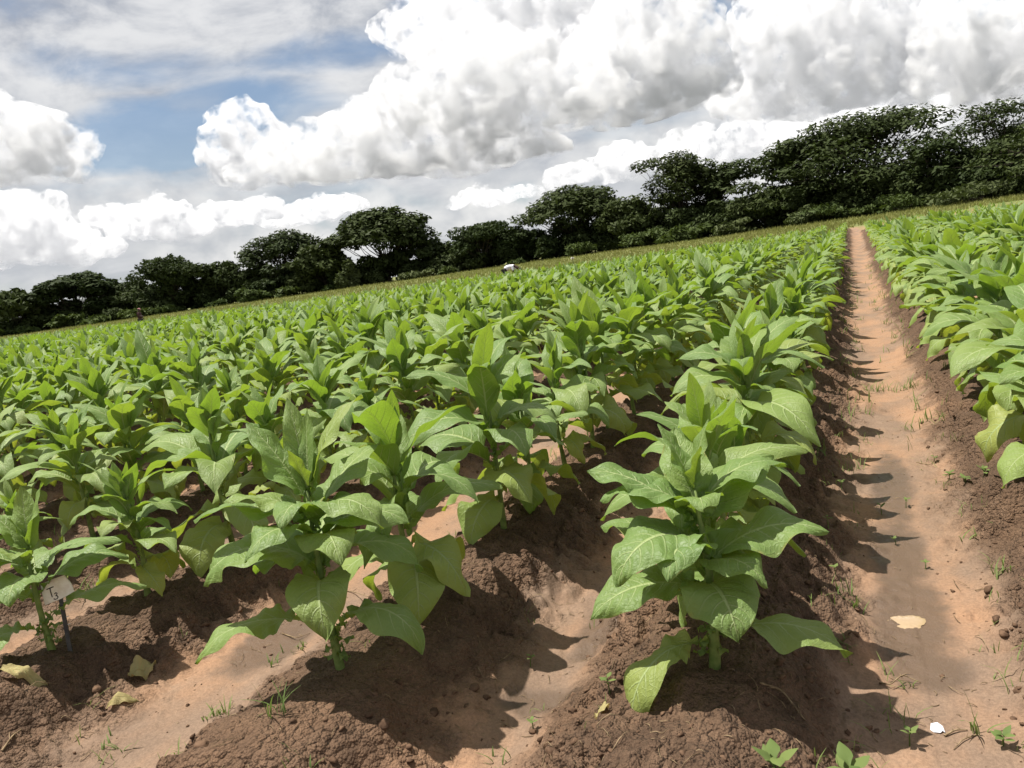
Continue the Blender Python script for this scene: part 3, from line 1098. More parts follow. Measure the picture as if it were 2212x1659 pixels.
BR = np.random.default_rng(5)
nb, seen = 0, [0, 0, 0]
for row, (step, hlo, hhi, back, mat) in enumerate([(74, 75, 128, 6.0, TREE_LEAF), (70, 55, 100, 1.0, TREE_LEAF), (80, 12, 58, -4.0, BUSH_LEAF)]):
    x = -60 + row * 23
    while x < 2290:
        hpx = BR.uniform(hlo, hhi) * np.interp(x, [0, 2212], [.62, 1.1])
        hw = hpx * BR.uniform(.55, .9) if row < 2 else hpx * BR.uniform(.8, 1.5)
        if BR.random() < (.08, .04, .38)[row]:
            x += step
            continue
        what = ["shrub in the rear", "bush in the middle", "sunlit bush in the front"][row]
        seen[row] += 1
        words = f"{what} line of undergrowth below the trees, {ordinal(seen[row])} from the left".split()
        build_tree("bush", " ".join(words[:16]), "bush", x, hline(x) - hpx, hw, 'bush', "bushes along the tree line", 500 + nb,
                   dist=float(tree_dist(x)) + back, mat=mat, dens=1.3)
        nb += 1
        x += step * BR.uniform(.75, 1.3)
for px, ty, hw in ((745, 560, 26), (900, 580, 36), (1590, 470, 45), (1745, 440, 55), (2110, 385, 70)):
    build_tree("bush", {745: "pale green upright bush below the large domed umbrella tree", 900: "pale olive bush at grass edge right of the large domed tree",
                        1590: "pale spreading bush at field end left of the path", 1745: "light green bush just left of where the path ends",
                        2110: "light green bush below the right-end tree"}[px], "bush", px, ty, hw, 'bush', "bushes along the tree line", 900 + px, dist=float(tree_dist(px)) - 5, mat=TREE_LEAF2, dens=1.6)


# ------------------------------------------------------------------ grass strip between crop and trees
def build_grass():
    rr = np.random.default_rng(9)
    n = 60000
    px = rr.uniform(-120, 2330, n)
    az = np.array([azel(p, hline(p))[0] for p in np.linspace(-120, 2330, 60)])
    a = np.radians(np.interp(px, np.linspace(-120, 2330, 60), az))
    d1 = np.interp(px, [0, 2212], [168, 96]) + 2
    d = 36 + (d1 - 36) * rr.random(n) ** .8
    x, y = d * np.sin(a), d * np.cos(a)
    ok = (y > y_end(x) + 1.5 + vnoise(x, y, .3, 51) * 3)
    bare = (vnoise(x, y, .16, 41) > .46) & (x > 0) & (y < 76)
    ok &= ~bare
    x, y = x[ok], y[ok]
    m = len(x)
    z = ground_z(x, y, False)
    h = rr.uniform(.12, .34, m) * (.6 + .8 * vnoise(x, y, .2, 61))
    w = rr.uniform(.03, .09, m)
    an = rr.uniform(0, 3.14, m)
    lx, ly = np.cos(an), np.sin(an)
    tx, ty = rr.normal(0, .35, m) * h, rr.normal(0, .35, m) * h
    v = np.stack([np.stack([x - lx * w, y - ly * w, z - .03], -1), np.stack([x + lx * w, y + ly * w, z - .03], -1), np.stack([x + tx, y + ty, z + h], -1)], 1).reshape(-1, 3)
    o = add_mesh("grass", v, np.arange(3 * m).reshape(-1, 3), GRASS, None, None, dict(rndv=np.repeat(rr.random(m), 3)), False)
    tag(o, "pale green rough grass strip between the crop and the trees", "grass", kind="stuff")


build_grass()


# ------------------------------------------------------------------ cumulus clouds, real bodies kilometres away
def mat_cloud():
    m, nt = new_mat("cloud_vapour")
    vs = nt.n('ShaderNodeVolumePrincipled')
    vs.inputs['Anisotropy'].default_value = 0.0
    vs.inputs['Color'].default_value = (.905, .909, .918, 1)
    pos = nt.n('ShaderNodeNewGeometry').outputs['Position']
    n = nt.noise(pos, 0.0062, 6, 0.66)
    nt.set(vs.inputs['Density'], nt.ramp(n, 0.47, 0.74, 0.0, 0.055))
    o = nt.n('ShaderNodeOutputMaterial')
    nt.t.links.new(vs.outputs[0], o.inputs['Volume'])
    return m


def noise3(p, seed):
    i = np.floor(p).astype(np.int64); f = p - i
    f = f * f * (3 - 2 * f)
    out = np.zeros(len(p))
    for dx in (0, 1):
        for dy in (0, 1):
            for dz in (0, 1):
                h = hash2(i[:, 0] + dx + (i[:, 2] + dz) * 7919, i[:, 1] + dy, seed)
                out += h * np.abs(1 - dx - f[:, 0]) * np.abs(1 - dy - f[:, 1]) * np.abs(1 - dz - f[:, 2])
    return out


def ico(sub):
    import bmesh
    bm = bmesh.new()
    bmesh.ops.create_icosphere(bm, subdivisions=sub, radius=1.0)
    v = np.array([x.co[:] for x in bm.verts]); f = np.array([[x.index for x in q.verts] for q in bm.faces])
    bm.free()
    return v, f


ICO = {k: ico(k) for k in (2, 3, 4)}
CLOUD = mat_cloud()


def lump(g, c, r, sub, seed):
    """one puff: an ellipsoid with billowing relief"""
    v, f = ICO[sub]
    m = float(np.mean(r))
    P = c + v * r
    d = np.ones(len(v))
    for sc, a in ((.8, .34), (.33, .22), (.14, .14)):
        d += a * (.5 - np.abs(noise3(P / (m * sc), seed) - .5) * 2)
    g.append((c + v * d[:, None] * r, f))


def build_cloud(puffs, dist, base_y, seed):
    rr = np.random.default_rng(seed)
    parts = []
    k = dist / FPX
    cx = np.mean([p[0] for p in puffs])
    org = at_dist(cx, base_y, dist)
    base = org[2]
    for (px, py, rx, ry) in puffs:
        dd = dist + rr.uniform(-.7, 1.0) * rx * k
        c = at_dist(px, py, dd)
        R3 = np.array([rx * k, rx * k * .9, ry * k]) * 1.17
        lump(parts, c, R3, 4, seed)
        for i in range(15):
            d = rr.normal(size=3); d[2] = abs(d[2]) * .9 - .2
            d /= np.linalg.norm(d)
            if d @ FWD > .35: d = d - 2 * (d @ FWD) * FWD
            r1 = rr.uniform(.20, .48) * min(R3[0], R3[2] * 1.3)
            c1 = c + d * R3 * .88
            lump(parts, c1, np.array([r1, r1, r1 * .9]), 3, seed + i)
            for j in range(5):
                e = rr.normal(size=3) + d
                e /= np.linalg.norm(e)
                r2 = r1 * rr.uniform(.22, .48)
                if r2 / k > 4:
                    lump(parts, c1 + e * r1 * .95, np.array([r2, r2, r2 * .9]), 2, seed + j)
    V, F, n = [], [], 0
    for v, f in parts:
        V.append(v); F.append(f + n); n += len(v)
    V = np.concatenate(V)
    lo = base + 0.006 * dist * (np.sin(V[:, 0] * .004) * np.sin(V[:, 1] * .005 + V[:, 0] * .002)) + .003 * dist * np.sin(V[:, 0] * .017 + 2 * np.sin(V[:, 1] * .01))
    V[:, 2] = np.where(V[:, 2] < lo, lo + (V[:, 2] - lo) * .15, V[:, 2])
    V -= org
    o = add_mesh("cloud", V, np.concatenate(F), CLOUD)
    o.location = org
    md = o.modifiers.new("one_body", 'REMESH')
    md.mode = 'VOXEL'
    md.voxel_size = dist * 0.0027
    tag(o, kind="structure")
    return o


# (puffs in photo pixels, distance from its base height, base line in the picture)
CLOUDS = [
    ([(980, 60, 110, 60), (1080, 40, 130, 75), (1200, 50, 100, 65), (890, 62, 70, 30)], 7600, 130),
    ([(1400, 50, 85, 85), (1330, 140, 95, 70), (1440, 130, 105, 80), (1490, 190, 75, 48), (1380, 215, 130, 45), (960, 130, 60, 55), (1040, 125, 75, 58),
      (1130, 145, 80, 55), (1000, 190, 100, 48), (1130, 205, 110, 50), (1240, 200, 105, 55), (1290, 230, 90, 48), (1060, 232, 90, 46), (1430, 215, 80, 48), (900, 205, 70, 44), (1180, 240, 80, 44), (1370, 240, 70, 40)], 5200, 268),
    ([(880, 255, 120, 48), (790, 310, 115, 50), (720, 350, 70, 38), (880, 330, 95, 48), (990, 320, 120, 52), (1100, 325, 70, 44), (1010, 272, 80, 46), (650, 335, 66, 42), (670, 365, 50, 32), (1170, 330, 50, 34)], 5600, 376),
    ([(1690, 60, 75, 75), (1770, 45, 90, 82), (1860, 55, 100, 85), (1940, 70, 70, 66), (1700, 145, 85, 58), (1800, 165, 130, 62), (1930, 150, 105, 55), (1650, 205, 80, 36)], 6300, 240),
    ([(2050, 115, 62, 45), (2150, 80, 100, 75), (2090, 165, 72, 46), (2150, 180, 60, 38), (2240, 120, 120, 70), (2330, 150, 120, 60)], 6000, 205),
    ([(520, 290, 62, 42), (488, 332, 48, 36), (570, 325, 65, 42), (590, 372, 75, 30), (520, 370, 50, 28)], 6400, 402),
    ([(10, 308, 92, 46), (108, 322, 70, 38), (-100, 320, 120, 60), (50, 352, 70, 40), (130, 365, 48, 30), (-30, 365, 60, 36)], 6000, 392),
    ([(45, 484, 75, 44), (-40, 500, 95, 55), (112, 522, 66, 34), (190, 548, 60, 22)], 8500, 568),
    ([(335, 480, 56, 34), (400, 492, 45, 26), (285, 500, 40, 20)], 9000, 515),
    ([(480, 470, 60, 22), (560, 455, 45, 20), (230, 470, 50, 18)], 10500, 490),
    ([(1030, 440, 48, 24), (1130, 425, 40, 18), (700, 452, 70, 20), (620, 470, 50, 16)], 11000, 458),
    ([(1230, 385, 40, 24), (1290, 372, 34, 22), (1350, 352, 48, 32), (1420, 350, 34, 22), (1490, 326, 46, 34), (1540, 335, 36, 20), (1600, 300, 40, 34), (1590, 258, 20, 26)], 9500, 372),
    ([(1670, 305, 44, 30), (1740, 298, 52, 36), (1800, 300, 34, 22), (1890, 272, 58, 40), (1960, 275, 40, 26), (2050, 238, 56, 38), (2120, 240, 40, 26)], 9500, 320),
    ([(-420, 440, 160, 80), (-560, 470, 130, 60), (-320, 470, 110, 50)], 6200, 520),
    ([(2560, 60, 160, 90), (2720, 90, 150, 70)], 6000, 150),
]
for i, (pf, dist, by) in enumerate(CLOUDS):
    build_cloud(pf, dist, by, 300 + i)
cd.clip_end = 40000.0
SC.cycles.volume_bounces = 10


# ------------------------------------------------------------------ small things on the ground
def on_ground(px, py):
    """where the line of sight of a photo pixel meets the ground"""
    d = ray(px, py)
    t = np.linspace(1.0, 14.0, 2600)
    x, y, z = d[0] * t, d[1] * t, CAM_H + d[2] * t
    k = np.argmax(z < ground_z(x, y))
    return np.array([x[k], y[k], ground_z(x[k:k + 1], y[k:k + 1])[0]])


def clods():
    import bmesh
    rr = np.random.default_rng(31)
    bm = bmesh.new()
    bmesh.ops.create_icosphere(bm, subdivisions=2, radius=1.0)
    base = np.array([v.co[:] for v in bm.verts])
    tri = np.array([[v.index for v in f.verts] for f in bm.faces])
    bm.free()
    shapes = []
    for k in range(12):
        q = rr.uniform(0, 9, 3)
        d = 1 + .30 * np.sin(base @ rr.normal(size=3) * 2.6 + q[0]) + .22 * np.sin(base @ rr.normal(size=3) * 4.5 + q[1]) + rr.normal(0, .10, len(base))
        shapes.append(base * d[:, None] * np.array([1, rr.uniform(.7, 1), rr.uniform(.5, .75)]))
    N = 26000
    a = np.radians(rr.uniform(-62, 20, N)); d = 1.7 + 7.5 * rr.random(N) ** 1.6
    x, y = d * np.sin(a), d * np.cos(a)
    m = ridge_mask(x, y)
    pat = sstep(.38, .62, vnoise(x, y, 2.2, 91))
    ok = rr.random(N) < (0.09 + 2.4 * m * (1.05 - m) * (.2 + .8 * pat))
    x, y, m = x[ok][:2300], y[ok][:2300], m[ok][:2300]
    z = ground_z(x, y)
    g = Geo()
    for i in range(len(x)):
        s = min(.020, .0035 + rr.exponential(.0045)) * (1 if m[i] > .12 else .55)
        q = rr.uniform(0, 6.28)
        v = shapes[i % 12] * s
        v = np.stack([v[:, 0] * math.cos(q) - v[:, 1] * math.sin(q), v[:, 0] * math.sin(q) + v[:, 1] * math.cos(q), v[:, 2]], -1)
        g.add(v + [x[i], y[i], z[i] + s * .05], t=tri)
    tag(g.build("soil_clods", CLOD, None, True), "loose brown soil clods and crumbs on the ridge slopes", "soil clods", kind="stuff")


clods()


def blade(g, base, h, lean, az, w, rr, segs=4, **att):
    s = np.linspace(0, 1, segs + 1)
    out = lean * h * s ** 1.8
    z = h * s * (1 - .35 * lean * s)
    c, q = math.cos(az), math.sin(az)
    wd = w * np.minimum(1, 3 * s + .45) * (1 - s ** 2.2) + .0004
    P = np.stack([base[0] + c * out, base[1] + q * out, base[2] + z], -1)
    sd = np.array([-q, c, 0]) * 1.0
    v = np.stack([P - sd * wd[:, None], P + sd * wd[:, None]], 1).reshape(-1, 3)
    g.add(v, grid_faces(segs + 1, 2), **att)


def small_leaf(g, base, az, e0, L, W, rr, **att):
    v, f, _ = leaf_geo(L, W, e0, rr.uniform(.3, .9), ns=6, nt_=4, fold=.25, wave=.03, pet=.2, seed=int(rr.integers(1e6)))
    c, s = math.cos(az), math.sin(az)
    g.add(np.stack([base[0] + c * v[:, 0] - s * v[:, 1], base[1] + s * v[:, 0] + c * v[:, 1], base[2] + v[:, 2]], -1), f, **att)


def grass_tuft(px, py, n, h, label, seed, spread=.03, w=.0028):
    rr = np.random.default_rng(seed)
    p = on_ground(px, py)
    g = Geo()
    for i in range(n):
        b = np.array([rr.normal(0, spread), rr.normal(0, spread), 0.0])
        b[2] = gz(p[0] + b[0], p[1] + b[1]) - p[2] - .006
        blade(g, b, h * rr.uniform(.45, 1.1), rr.uniform(.15, 1.1), rr.uniform(0, 6.28), w * rr.uniform(.7, 1.3), rr, rndv=rr.random())
    o = g.build("grass_tuft", WEED)
    o.location = p
    tag(o, label, "grass tuft", "grass tufts on bare soil")


def seedling(px, py, n, L, h, label, seed):
    rr = np.random.default_rng(seed)
    p = on_ground(px, py)
    root = empty("weed_seedling", p)
    tag(root, label, "weed", "broad-leaved weed seedlings")
    g = Geo()
    b = rr.uniform(-.2, .2, 2) * h
    g.tube([(0, 0, -.012), (b[0] * .4, b[1] * .4, h * .5), (b[0], b[1], h)], [.0026, .0020, .0014], 5, rndv=.3)
    g.build("stem", WEED, root)
    a = rr.uniform(0, 6.28)
    for i in range(n):
        a += 3.14 if i % 2 else 1.57 + rr.uniform(-.3, .3)
        f = 1.0 - .22 * (i // 2)
        lg = Geo()
        small_leaf(lg, (b[0] * f, b[1] * f, h * f), a, R(rr.uniform(20, 55)), L * rr.uniform(.8, 1.15) * (.75 + .25 * (i > 1)), L * .48, rr, rndv=rr.random())
        lg.build("leaf", WEED, root)


TUFTS = [
    (600, 1545, 12, .15, "tall thin grass tuft on near end of second ridge left of path", .018),
    (470, 1545, 16, .06, "small grass tuft on sandy furrow between second and third ridges", .022),
    (590, 1435, 10, .05, "wispy grass sprigs beside the foot of the bare-stemmed plant", .03),
    (655, 1398, 10, .07, "trailing dry-tipped grass behind the bare-stemmed plant", .035),
    (245, 1618, 10, .05, "flattened grass sprig near bottom left of the frame", .03),
    (1835, 1290, 22, .09, "bright green grass tuft at left edge of path below damp patch", .022),
    (1828, 1395, 12, .07, "thin grass on shaded ridge side left of the pale puddle", .022),
    (1360, 1085, 12, .13, "grass blades between first and second rows under shade", .03),
    (2112, 1590, 7, .13, "upright grass with dark shoots right of the white paper scrap", .018),
    (1960, 1490, 8, .06, "bent grass tuft with curled dry stalks in the path", .02),
    (1775, 985, 10, .12, "grass leaning out of first row beside the path", .03),
    (1905, 845, 26, .13, "green grass tuft growing in the middle of the path", .05),
    (1960, 840, 22, .12, "grass tuft at right side of path by the low earth bar", .06),
    (2090, 1160, 8, .07, "sparse grass on ridge slope right of the damp path", .03),
    (2170, 1240, 9, .09, "grass sprigs at right edge of the frame below the drooping leaf", .03),
    (640, 1640, 9, .07, "grass sprigs at bottom edge below the second ridge", .03),
    (1080, 1650, 9, .06, "grass sprigs at bottom edge in furrow between first and second ridges", .03),
    (200, 1290, 12, .12, "dry-green grass under the plants right of the sign", .03),
    (315, 1235, 12, .13, "grass standing around stem of second plant in the sign's row", .025),
]
for i, (px, py, n, h, lab, sp_) in enumerate(TUFTS):
    grass_tuft(px, py, n, h, lab, 40 + i, sp_)
SEEDS = [
    (1152, 1575, 4, .028, .035, "tiny two-leaf seedling in sand between first and second ridges"),
    (1318, 1500, 5, .034, .055, "round-leaved seedling left of the nearest plant's hanging leaf"),
    (1145, 1440, 4, .026, .04, "seedling on shaded slope of the second ridge"),
    (1905, 1112, 4, .036, .05, "pale seedling standing in the damp patch, left of two"),
    (1957, 1098, 4, .034, .045, "pale seedling at right edge of the damp patch"),
    (1936, 1178, 3, .032, .03, "small seedling below the pair in the damp path"),
    (1965, 1612, 4, .036, .05, "pale green seedling left of the white paper scrap"),
    (2168, 1612, 6, .042, .03, "spreading light green weed at bottom right corner"),
    (1805, 1240, 4, .034, .03, "pale seedling in shade at foot of the first ridge"),
    (1818, 1060, 4, .034, .05, "leafy seedling on shaded ridge side above the damp patch"),
    (1790, 1140, 4, .03, .05, "seedling in row one's shade left of the damp patch"),
    (2052, 1035, 6, .045, .03, "pale weed with oval leaves on slope right of path, leftmost"),
    (2085, 1045, 6, .045, .03, "pale weed with oval leaves on slope right of path, middle"),
    (2125, 1030, 6, .045, .04, "pale weed with oval leaves under drooping leaf at right"),
    (2020, 1000, 4, .034, .03, "small weed at right edge of path above the oval-leaved weeds"),
    (2000, 1230, 3, .03, .03, "lone seedling on the right bank of the pale puddle"),
    (1675, 1690, 6, .075, .06, "bright green broad-leaved weed at bottom edge below nearest plant"),
    (1835, 1700, 6, .085, .06, "larger bright green weed at bottom edge beside the path"),
]
for i, (px, py, n, L, h, lab) in enumerate(SEEDS):
    seedling(px, py, n, L, h, lab, 80 + i)


def scatter_weeds():
    rr = np.random.default_rng(71)
    g, l = Geo(), Geo()
    N = 9000                              # short grass shoots, mostly along the foot of the ridges
    a = np.radians(rr.uniform(-60, 18, N)); d = 2.0 + 24 * rr.random(N) ** 1.3
    x, y = d * np.sin(a), d * np.cos(a)
    m = ridge_mask(x, y)
    pr = np.where((m > .03) & (m < .5), .75, .06) * np.where(np.abs(x - .12) < .75, 1, .4) * np.where(d < 5, .25, 1)
    ok = rr.random(N) < pr
    x, y, d = x[ok][:1500], y[ok][:1500], d[ok][:1500]
    z = ground_z(x, y)
    for i in range(len(x)):
        for q in range(int(rr.integers(2, 7))):
            bx, by = x[i] + rr.normal(0, .025), y[i] + rr.normal(0, .025)
            blade(g, (bx, by, z[i] - .008), rr.uniform(.02, .09) * (1 if d[i] < 6 else 1.7), rr.uniform(.1, 1.2), rr.uniform(0, 6.28), .0018 * (1 if d[i] < 6 else 2), rr, 3, rndv=rr.random())
    tag(g.build("grass_shoots", WEED), "scattered short grass shoots along the ridge feet", "grass shoots", kind="stuff")
    for i in range(1700):                  # bits of straw, rootlets and dead stalk
        a = R(rr.uniform(-60, 18)); d = 1.8 + 7 * rr.random() ** 1.5
        x, y = d * math.sin(a), d * math.cos(a)
        L = rr.exponential(.022) + .008
        q = rr.uniform(0, 6.28); k = rr.uniform(-.9, .9)
        t = np.linspace(0, 1, 4)
        X, Y = x + L * t * np.cos(q + k * t), y + L * t * np.sin(q + k * t)
        Z = ground_z(X, Y) + .002 + .25 * L * rr.random() * np.sin(t * 3.1)
        l.tube(np.stack([X, Y, Z], -1), [.0012, .0014, .0012, .0006], 3)
    tag(l.build("plant_litter", STRAW), "scattered straw bits and dead rootlets on the soil", "plant litter", kind="stuff")


scatter_weeds()


def twig(pts, r, label):
    P = []
    for a, b, lift in pts:
        q = on_ground(a, b)
        P.append(q + [0, 0, r + lift])
    P = np.array(P)
    t = np.linspace(0, len(P) - 1, 4 * len(P))
    C = np.stack([np.interp(t, np.arange(len(P)), P[:, k]) for k in range(3)], -1)
    C[1:-1] = (C[:-2] + C[1:-1] * 2 + C[2:]) / 4
    org = C[0].copy()
    g = Geo()
    g.tube(C - org, r * np.linspace(1, .45, len(C)), 6)
    for k in (len(C) // 3, 2 * len(C) // 3):
        e = (C[k] - org) + np.array([random.uniform(-1, 1), random.uniform(-1, 1), .5]) * r * 7
        g.tube([C[k] - org, e], [r * .5, r * .2], 5)
    o = g.build("twig", STRAW)
    o.location = org
    tag(o, label, "twig", "twigs and dead stalks on the soil")


twig([(1900, 1478, .0), (1925, 1490, .015), (1950, 1472, .02), (1990, 1478, .0)], .003, "curled dry stalk lying in the path right of the nearest plant")
twig([(2040, 1592, .0), (2065, 1583, .006), (2090, 1580, .0)], .0035, "short dark twig beside the white paper scrap")
twig([(2110, 1590, .0), (2080, 1602, .005), (2060, 1622, .0)], .0025, "dead root stalk splayed below the upright grass at right")
twig([(5, 1625, .0), (30, 1600, .01), (48, 1580, .0)], .004, "brown stick at the bottom left corner")
twig([(740, 1275, .0), (770, 1285, .008), (810, 1300, .0)], .003, "dry straw stalk behind the bare-stemmed plant")
twig([(1640, 1480, .0), (1690, 1500, .01), (1740, 1560, .0)], .004, "dark dead stalk in the shade of the nearest plant")
twig([(610, 1370, .0), (640, 1385, .01), (670, 1370, .0)], .003, "thin dry runner on sand left of the bare-stemmed plant")
twig([(1980, 1000, .0), (2010, 1010, .012), (2025, 985, .0)], .0035, "bent dead stalk at right edge of the path")


def dry_leaf(px, py, L, W, rz, label, seed, wave=.22, tint=.5):
    p = on_ground(px, py)
    v, f, uv = leaf_geo(L, W, R(24), R(75), ns=20, nt_=10, fold=.35, wave=wave, twist=.9, pet=.15, yawb=.7, quilt=.03, seed=seed)
    v = v - v.mean(0)
    # let it lie on the soil
    c, s = math.cos(rz), math.sin(rz)
    wx, wy = p[0] + c * v[:, 0] - s * v[:, 1], p[1] + s * v[:, 0] + c * v[:, 1]
    gzv = ground_z(wx, wy) - p[2]
    v = np.stack([wx - p[0], wy - p[1], gzv - .004 + (v[:, 2] - v[:, 2].min()) * .8], -1)
    o = add_mesh("dry_leaf", v, f, DRY, None, uv, dict(tint=np.full(len(v), tint), rndv=np.zeros(len(v))))
    o.location = p
    tag(o, label, "dry leaf", "fallen dry tobacco leaves")


dry_leaf(312, 1462, .13, .085, 1.0, "cream yellow fallen leaf upright at foot of the sign's ridge", 3)
dry_leaf(265, 1515, .13, .045, .55, "rolled yellow dry leaf on sand just left of the cream leaf", 4)
dry_leaf(45, 1462, .20, .075, .2, "pale dry leaf on the ridge at left edge of the frame", 5)
dry_leaf(860, 1215, .15, .05, .3, "thin yellow dry leaf on sand behind the bare-stemmed plant", 6)
dry_leaf(1300, 1540, .09, .05, 1.3, "small cream dry leaf scrap left of the hanging leaf tip", 7)


def paper():
    m, nt = new_mat("white_paper")
    pos = nt.n('ShaderNodeNewGeometry').outputs['Position']
    finish(nt, principled(nt, nt.mix(nt.noise(pos, 60, 3, .5), (.58, .58, .64), (.70, .70, .73)), .6, .3))
    p = on_ground(2024, 1580)
    V = np.array([[-.022, -.004, .002], [-.018, .012, .020], [.004, .016, .024], [.020, .008, .016], [.018, -.006, .006], [0, -.010, .014], [-.012, -.016, .003], [.010, -.018, .004], [.002, -.004, .019], [.026, -.010, .002]])
    F = np.array([[0, 1, 5], [1, 2, 8], [1, 8, 5], [2, 3, 8], [3, 4, 8], [4, 5, 8], [0, 5, 6], [5, 7, 6], [5, 4, 7], [3, 9, 4]])
    o = add_mesh("paper_scrap", V * .8, F, m, smooth=False)
    o.location = p
    md = o.modifiers.new("thickness", 'SOLIDIFY'); md.thickness = .0008
    tag(o, "crumpled white paper scrap on the sandy path", "paper")


paper()


def puddle():
    m, nt = new_mat("muddy_water")
    pos = nt.n('ShaderNodeNewGeometry').outputs['Position']
    finish(nt, principled(nt, nt.mix(nt.noise(pos, 40, 4, .6), (.30, .21, .12), (.42, .31, .19)), .10, .5, bump(nt, nt.noise(pos, 60, 2, .5), .05, .002)))
    c = on_ground(1958, 1345)
    rr = np.random.default_rng(8)
    n = 40
    a = np.linspace(0, 2 * np.pi, n, endpoint=False)
    r = 1 + .16 * np.sin(2 * a + 1) + .09 * np.sin(3 * a) + rr.normal(0, .05, n)
    x, y = .048 * r * np.cos(a), .055 * r * np.sin(a)
    zt = float(np.percentile(ground_z(c[0] + x, c[1] + y), 70)) - c[2] + .0015
    v = np.vstack([np.stack([x, y, np.full(n, zt)], -1), [[0, 0, zt]], np.stack([x * 1.25, y * 1.25, np.full(n, zt - .004)], -1)])
    t = np.array([[i, (i + 1) % n, n] for i in range(n)])
    q = np.array([[i, n + 1 + i, n + 1 + (i + 1) % n, (i + 1) % n] for i in range(n)])
    o = add_mesh("puddle", v, [t, q], m)
    o.location = c
    tag(o, kind="structure")


puddle()


# ------------------------------------------------------------------ plot sign
def plot_sign():
    b = on_ground(150, 1408)
    depth = float((b - [0, 0, CAM_H]) @ FWD)

    def P(px, py, near=0.0):
        d = ray(px, py)
        return d * ((depth - near) / (d @ FWD)) + np.array([0, 0, CAM_H])
    z6 = lambda x, y: ((x * .557) / 1.823, (2100 + y * .557) / 1.823)
    root = empty("plot_sign", tuple(b))
    tag(root, "small off-white board marked T3 on a dark stake at lower left", "sign")
    mb, nt = new_mat("sign_board")
    pos = nt.n('ShaderNodeNewGeometry').outputs['Position']
    n = nt.noise(pos, 25, 5, .65)
    finish(nt, principled(nt, nt.mix(nt.ramp(n, .35, .75), (.78, .74, .69), (.64, .57, .50)), .65, .25))
    cor = [P(*z6(*c)) for c in ((288, 362), (350, 332), (455, 295), (500, 350), (525, 412), (440, 460), (320, 508), (302, 430))]
    cor = np.array(cor) - b
    nrm = -FWD
    k = len(cor)
    v = np.vstack([cor + nrm * .0025, cor - nrm * .0025])
    f = [list(range(k - 1, -1, -1)), list(range(k, 2 * k))] + [[i, (i + 1) % k, k + (i + 1) % k, k + i] for i in range(k)]
    me = bpy.data.meshes.new("board")
    me.from_pydata([tuple(x) for x in v], [], f)
    me.materials.append(mb)
    bo = bpy.data.objects.new("board", me)
    COL.objects.link(bo); bo.parent = root
    ms = mat_simple("dark_stake", (.030, .030, .032), (.065, .06, .058), 30, .6, .4)
    g = Geo()
    top, foot = P(*z6(425, 440), -.010) - b, np.array([0, 0, -.10])
    g.tube([foot, top * .5 + foot * .5, top], [.011, .011, .010], 4)
    so = g.build("stake", ms, root, False)
    g = Geo()
    for q in (.62, .72, .82, .92):
        c = foot + (top - foot) * q
        g.tube([c, c + RGT * .022 + [0, 0, .004]], [.003, .0012], 5)
    g.build("nail", mat_simple("bright_wire", (.45, .45, .45), (.6, .6, .6), 20, .35, .6), root)
    ink, nt = new_mat("marker_ink")
    finish(nt, principled(nt, (.018, .008, .006), .6, .3))
    g = Geo()
    for st in ([(330, 398), (352, 388), (378, 378)], [(352, 386), (358, 415), (370, 452)],
               [(386, 428), (394, 420), (404, 424), (400, 436), (392, 441), (404, 442), (411, 450), (404, 463), (390, 467), (380, 463)]):
        g.tube(np.array([P(*z6(*c), .0032) for c in st]) - b, .0021, 6)
    g.build("lettering", ink, root)


plot_sign()


# ------------------------------------------------------------------ people far across the crop
def skin_mesh(name, chain, mat, parent, lev=2):
    """chain: list of (point, radius, parent index)"""
    import bmesh
    bm = bmesh.new()
    lay = bm.verts.layers.skin.verify()
    vs = []
    for i, (p, r, par) in enumerate(chain):
        v = bm.verts.new(p)
        v[lay].radius = (r, r) if not isinstance(r, tuple) else r
        v[lay].use_root = (i == 0)
        vs.append(v)
        if par is not None: bm.edges.new((vs[par], v))
    me = bpy.data.meshes.new(name)
    bm.to_mesh(me); bm.free()
    me.materials.append(mat)
    o = bpy.data.objects.new(name, me)
    COL.objects.link(o)
    o.parent = parent
    o.modifiers.new("skin", 'SKIN').use_smooth_shade = True
    m = o.modifiers.new("sub", 'SUBSURF'); m.levels = m.render_levels = lev
    return o


SKIN = mat_simple("dark_skin", (.045, .026, .018), (.070, .042, .030), 20, .5, .4)


